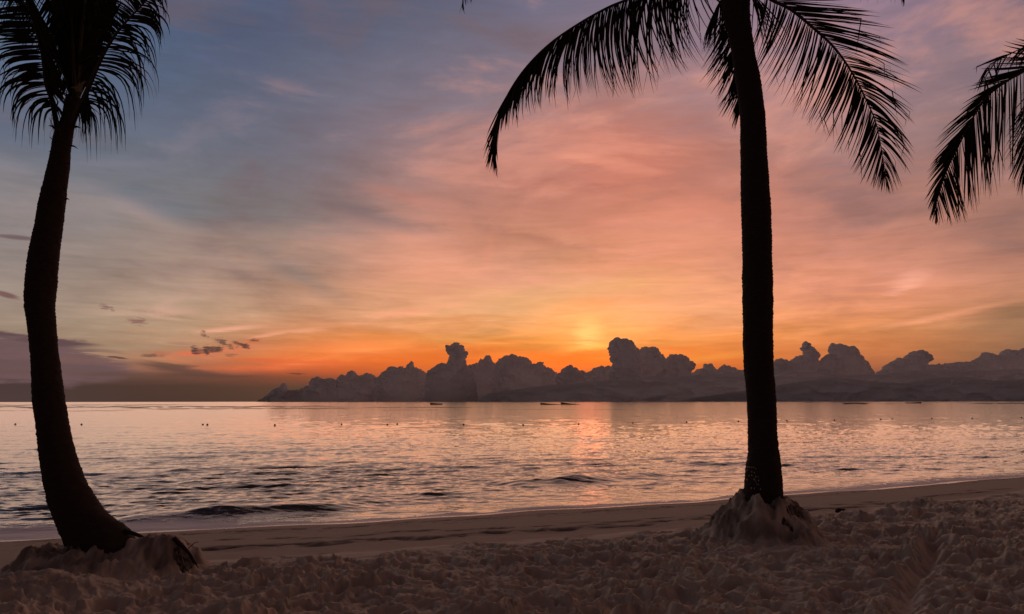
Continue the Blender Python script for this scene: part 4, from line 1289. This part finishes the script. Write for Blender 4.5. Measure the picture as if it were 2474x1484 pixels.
me.skin_vertices[0].data[0].use_root = True
person.modifiers.new('sub', 'SUBSURF').render_levels = 1
person.location = (pb[0], pb[1], Hb * .12); person.rotation_euler = (0, 0, math.radians(-90))
tag(person, 'person seated near the right end of a dark open boat', 'person')

# ------------------------------------------------------------------ line of buoys
BU = [(37,1026,'dark buoy floating left of the left palm trunk, first of the line'),
      (197,1026.5,'dark buoy nearest the right side of the left palm trunk'),
      (490,1027,'left one of two touching buoys, third along the line'),
      (501,1027,'right one of two touching buoys, fourth along the line'),
      (664,1028,'fifth buoy from the left, below the left end of the cloud bank'),
      (825,1026.5,'sixth buoy from the left, below the low double humped cloud'),
      (936,1027,'seventh buoy from the left, close before the one left of the single boat'),
      (960,1026,'eighth buoy from the left, just left of below the single boat'),
      (1120,1027,'ninth buoy from the left, below the mushroom shaped cloud'),
      (1264,1028,'tenth buoy from the left, left of below the pair of boats'),
      (1398,1026,'buoy floating straight below the boat with a person'),
      (1529,1023,'buoy floating below the tallest cloud tower'),
      (1659,1021,'buoy midway between the tallest cloud and the right palm trunk'),
      (1784,1019,'buoy touching the left side of the right palm trunk'),
      (1901,1018,'buoy nearest the right side of the right palm trunk'),
      (2016,1016,'second buoy to the right of the right palm trunk'),
      (2128,1014,'left one of two close buoys right of the right palm trunk'),
      (2156,1013,'right one of two close buoys right of the right palm trunk'),
      (2251,1012,'third buoy from the right edge of the water'),
      (2349,1012,'second buoy from the right edge of the water'),
      (2468,1010,'last buoy of the line at the right edge of the water')]
bm = bmesh.new()
prof = [(.0, .13), (.03, .13), (.035, .10), (.08, .085), (.105, .04), (.11, -.02), (.10, -.07), (.07, -.12), (0, -.14)]
rings = []
for r_, z_ in prof:
    if r_ == 0: rings.append([bm.verts.new((0, 0, z_))])
    else: rings.append([bm.verts.new((r_ * math.cos(2 * math.pi * k / 16), r_ * math.sin(2 * math.pi * k / 16), z_)) for k in range(16)])
for a, b_ in zip(rings[:-1], rings[1:]):
    for k in range(16):
        k2 = (k + 1) % 16
        q = [a[k % len(a)], a[k2 % len(a)], b_[k2 % len(b_)], b_[k % len(b_)]]
        u = []
        for v in q:
            if v not in u: u.append(v)
        if len(u) > 2: bm.faces.new(u)
bmesh.ops.recalc_face_normals(bm, faces=bm.faces)
bme = bpy.data.meshes.new('buoy'); bm.to_mesh(bme); bm.free(); bme.materials.append(m_buoy)
bme.polygons.foreach_set('use_smooth', [True] * len(bme.polygons))
b0 = bpy.data.objects.new('buoy', bme)
for k, (px, py, lab) in enumerate(BU):
    o = b0 if k == 0 else b0.copy()
    g = G(px, py, 0)
    o.location = (g[0], g[1], .03); o.rotation_euler = (.1 * math.sin(k * 3), .15 * math.cos(k * 5), k)
    col.objects.link(o)
    tag(o, lab, 'buoy', 'line of buoys across the water')

# ------------------------------------------------------------------ debris on the beach
def clump(px, py, z, r, label, cat, name, mat, seed, flat=.5):
    g = G(px, py, z)
    v, f = ico(4)
    v = v.copy()
    n_ = 1 + .35 * perlin(v[:, 0] * 2.2 + seed, v[:, 1] * 2.2 + v[:, 2] * 1.7, seed) + .18 * perlin(v[:, 0] * 6 + v[:, 2] * 4, v[:, 1] * 6, seed + 1)
    v = v * n_[:, None] * np.array([r * 1.5, r, r * flat])
    o = mesh_obj(name, v + np.array([g[0], g[1], z + r * flat * .3]), f.tolist(), mat, loc=(g[0], g[1], z))
    tag(o, label, cat)
    return o
clump(2032, 1236, .90, .055, 'small dark lump of driftwood on the edge of the dry sand right of the palm', 'driftwood', 'driftwood', m_bark, 3, .6)
clump(745, 1364, .93, .035, 'small dark stone just right of the left palm mound', 'stone', 'stone', m_bark, 6, .7)
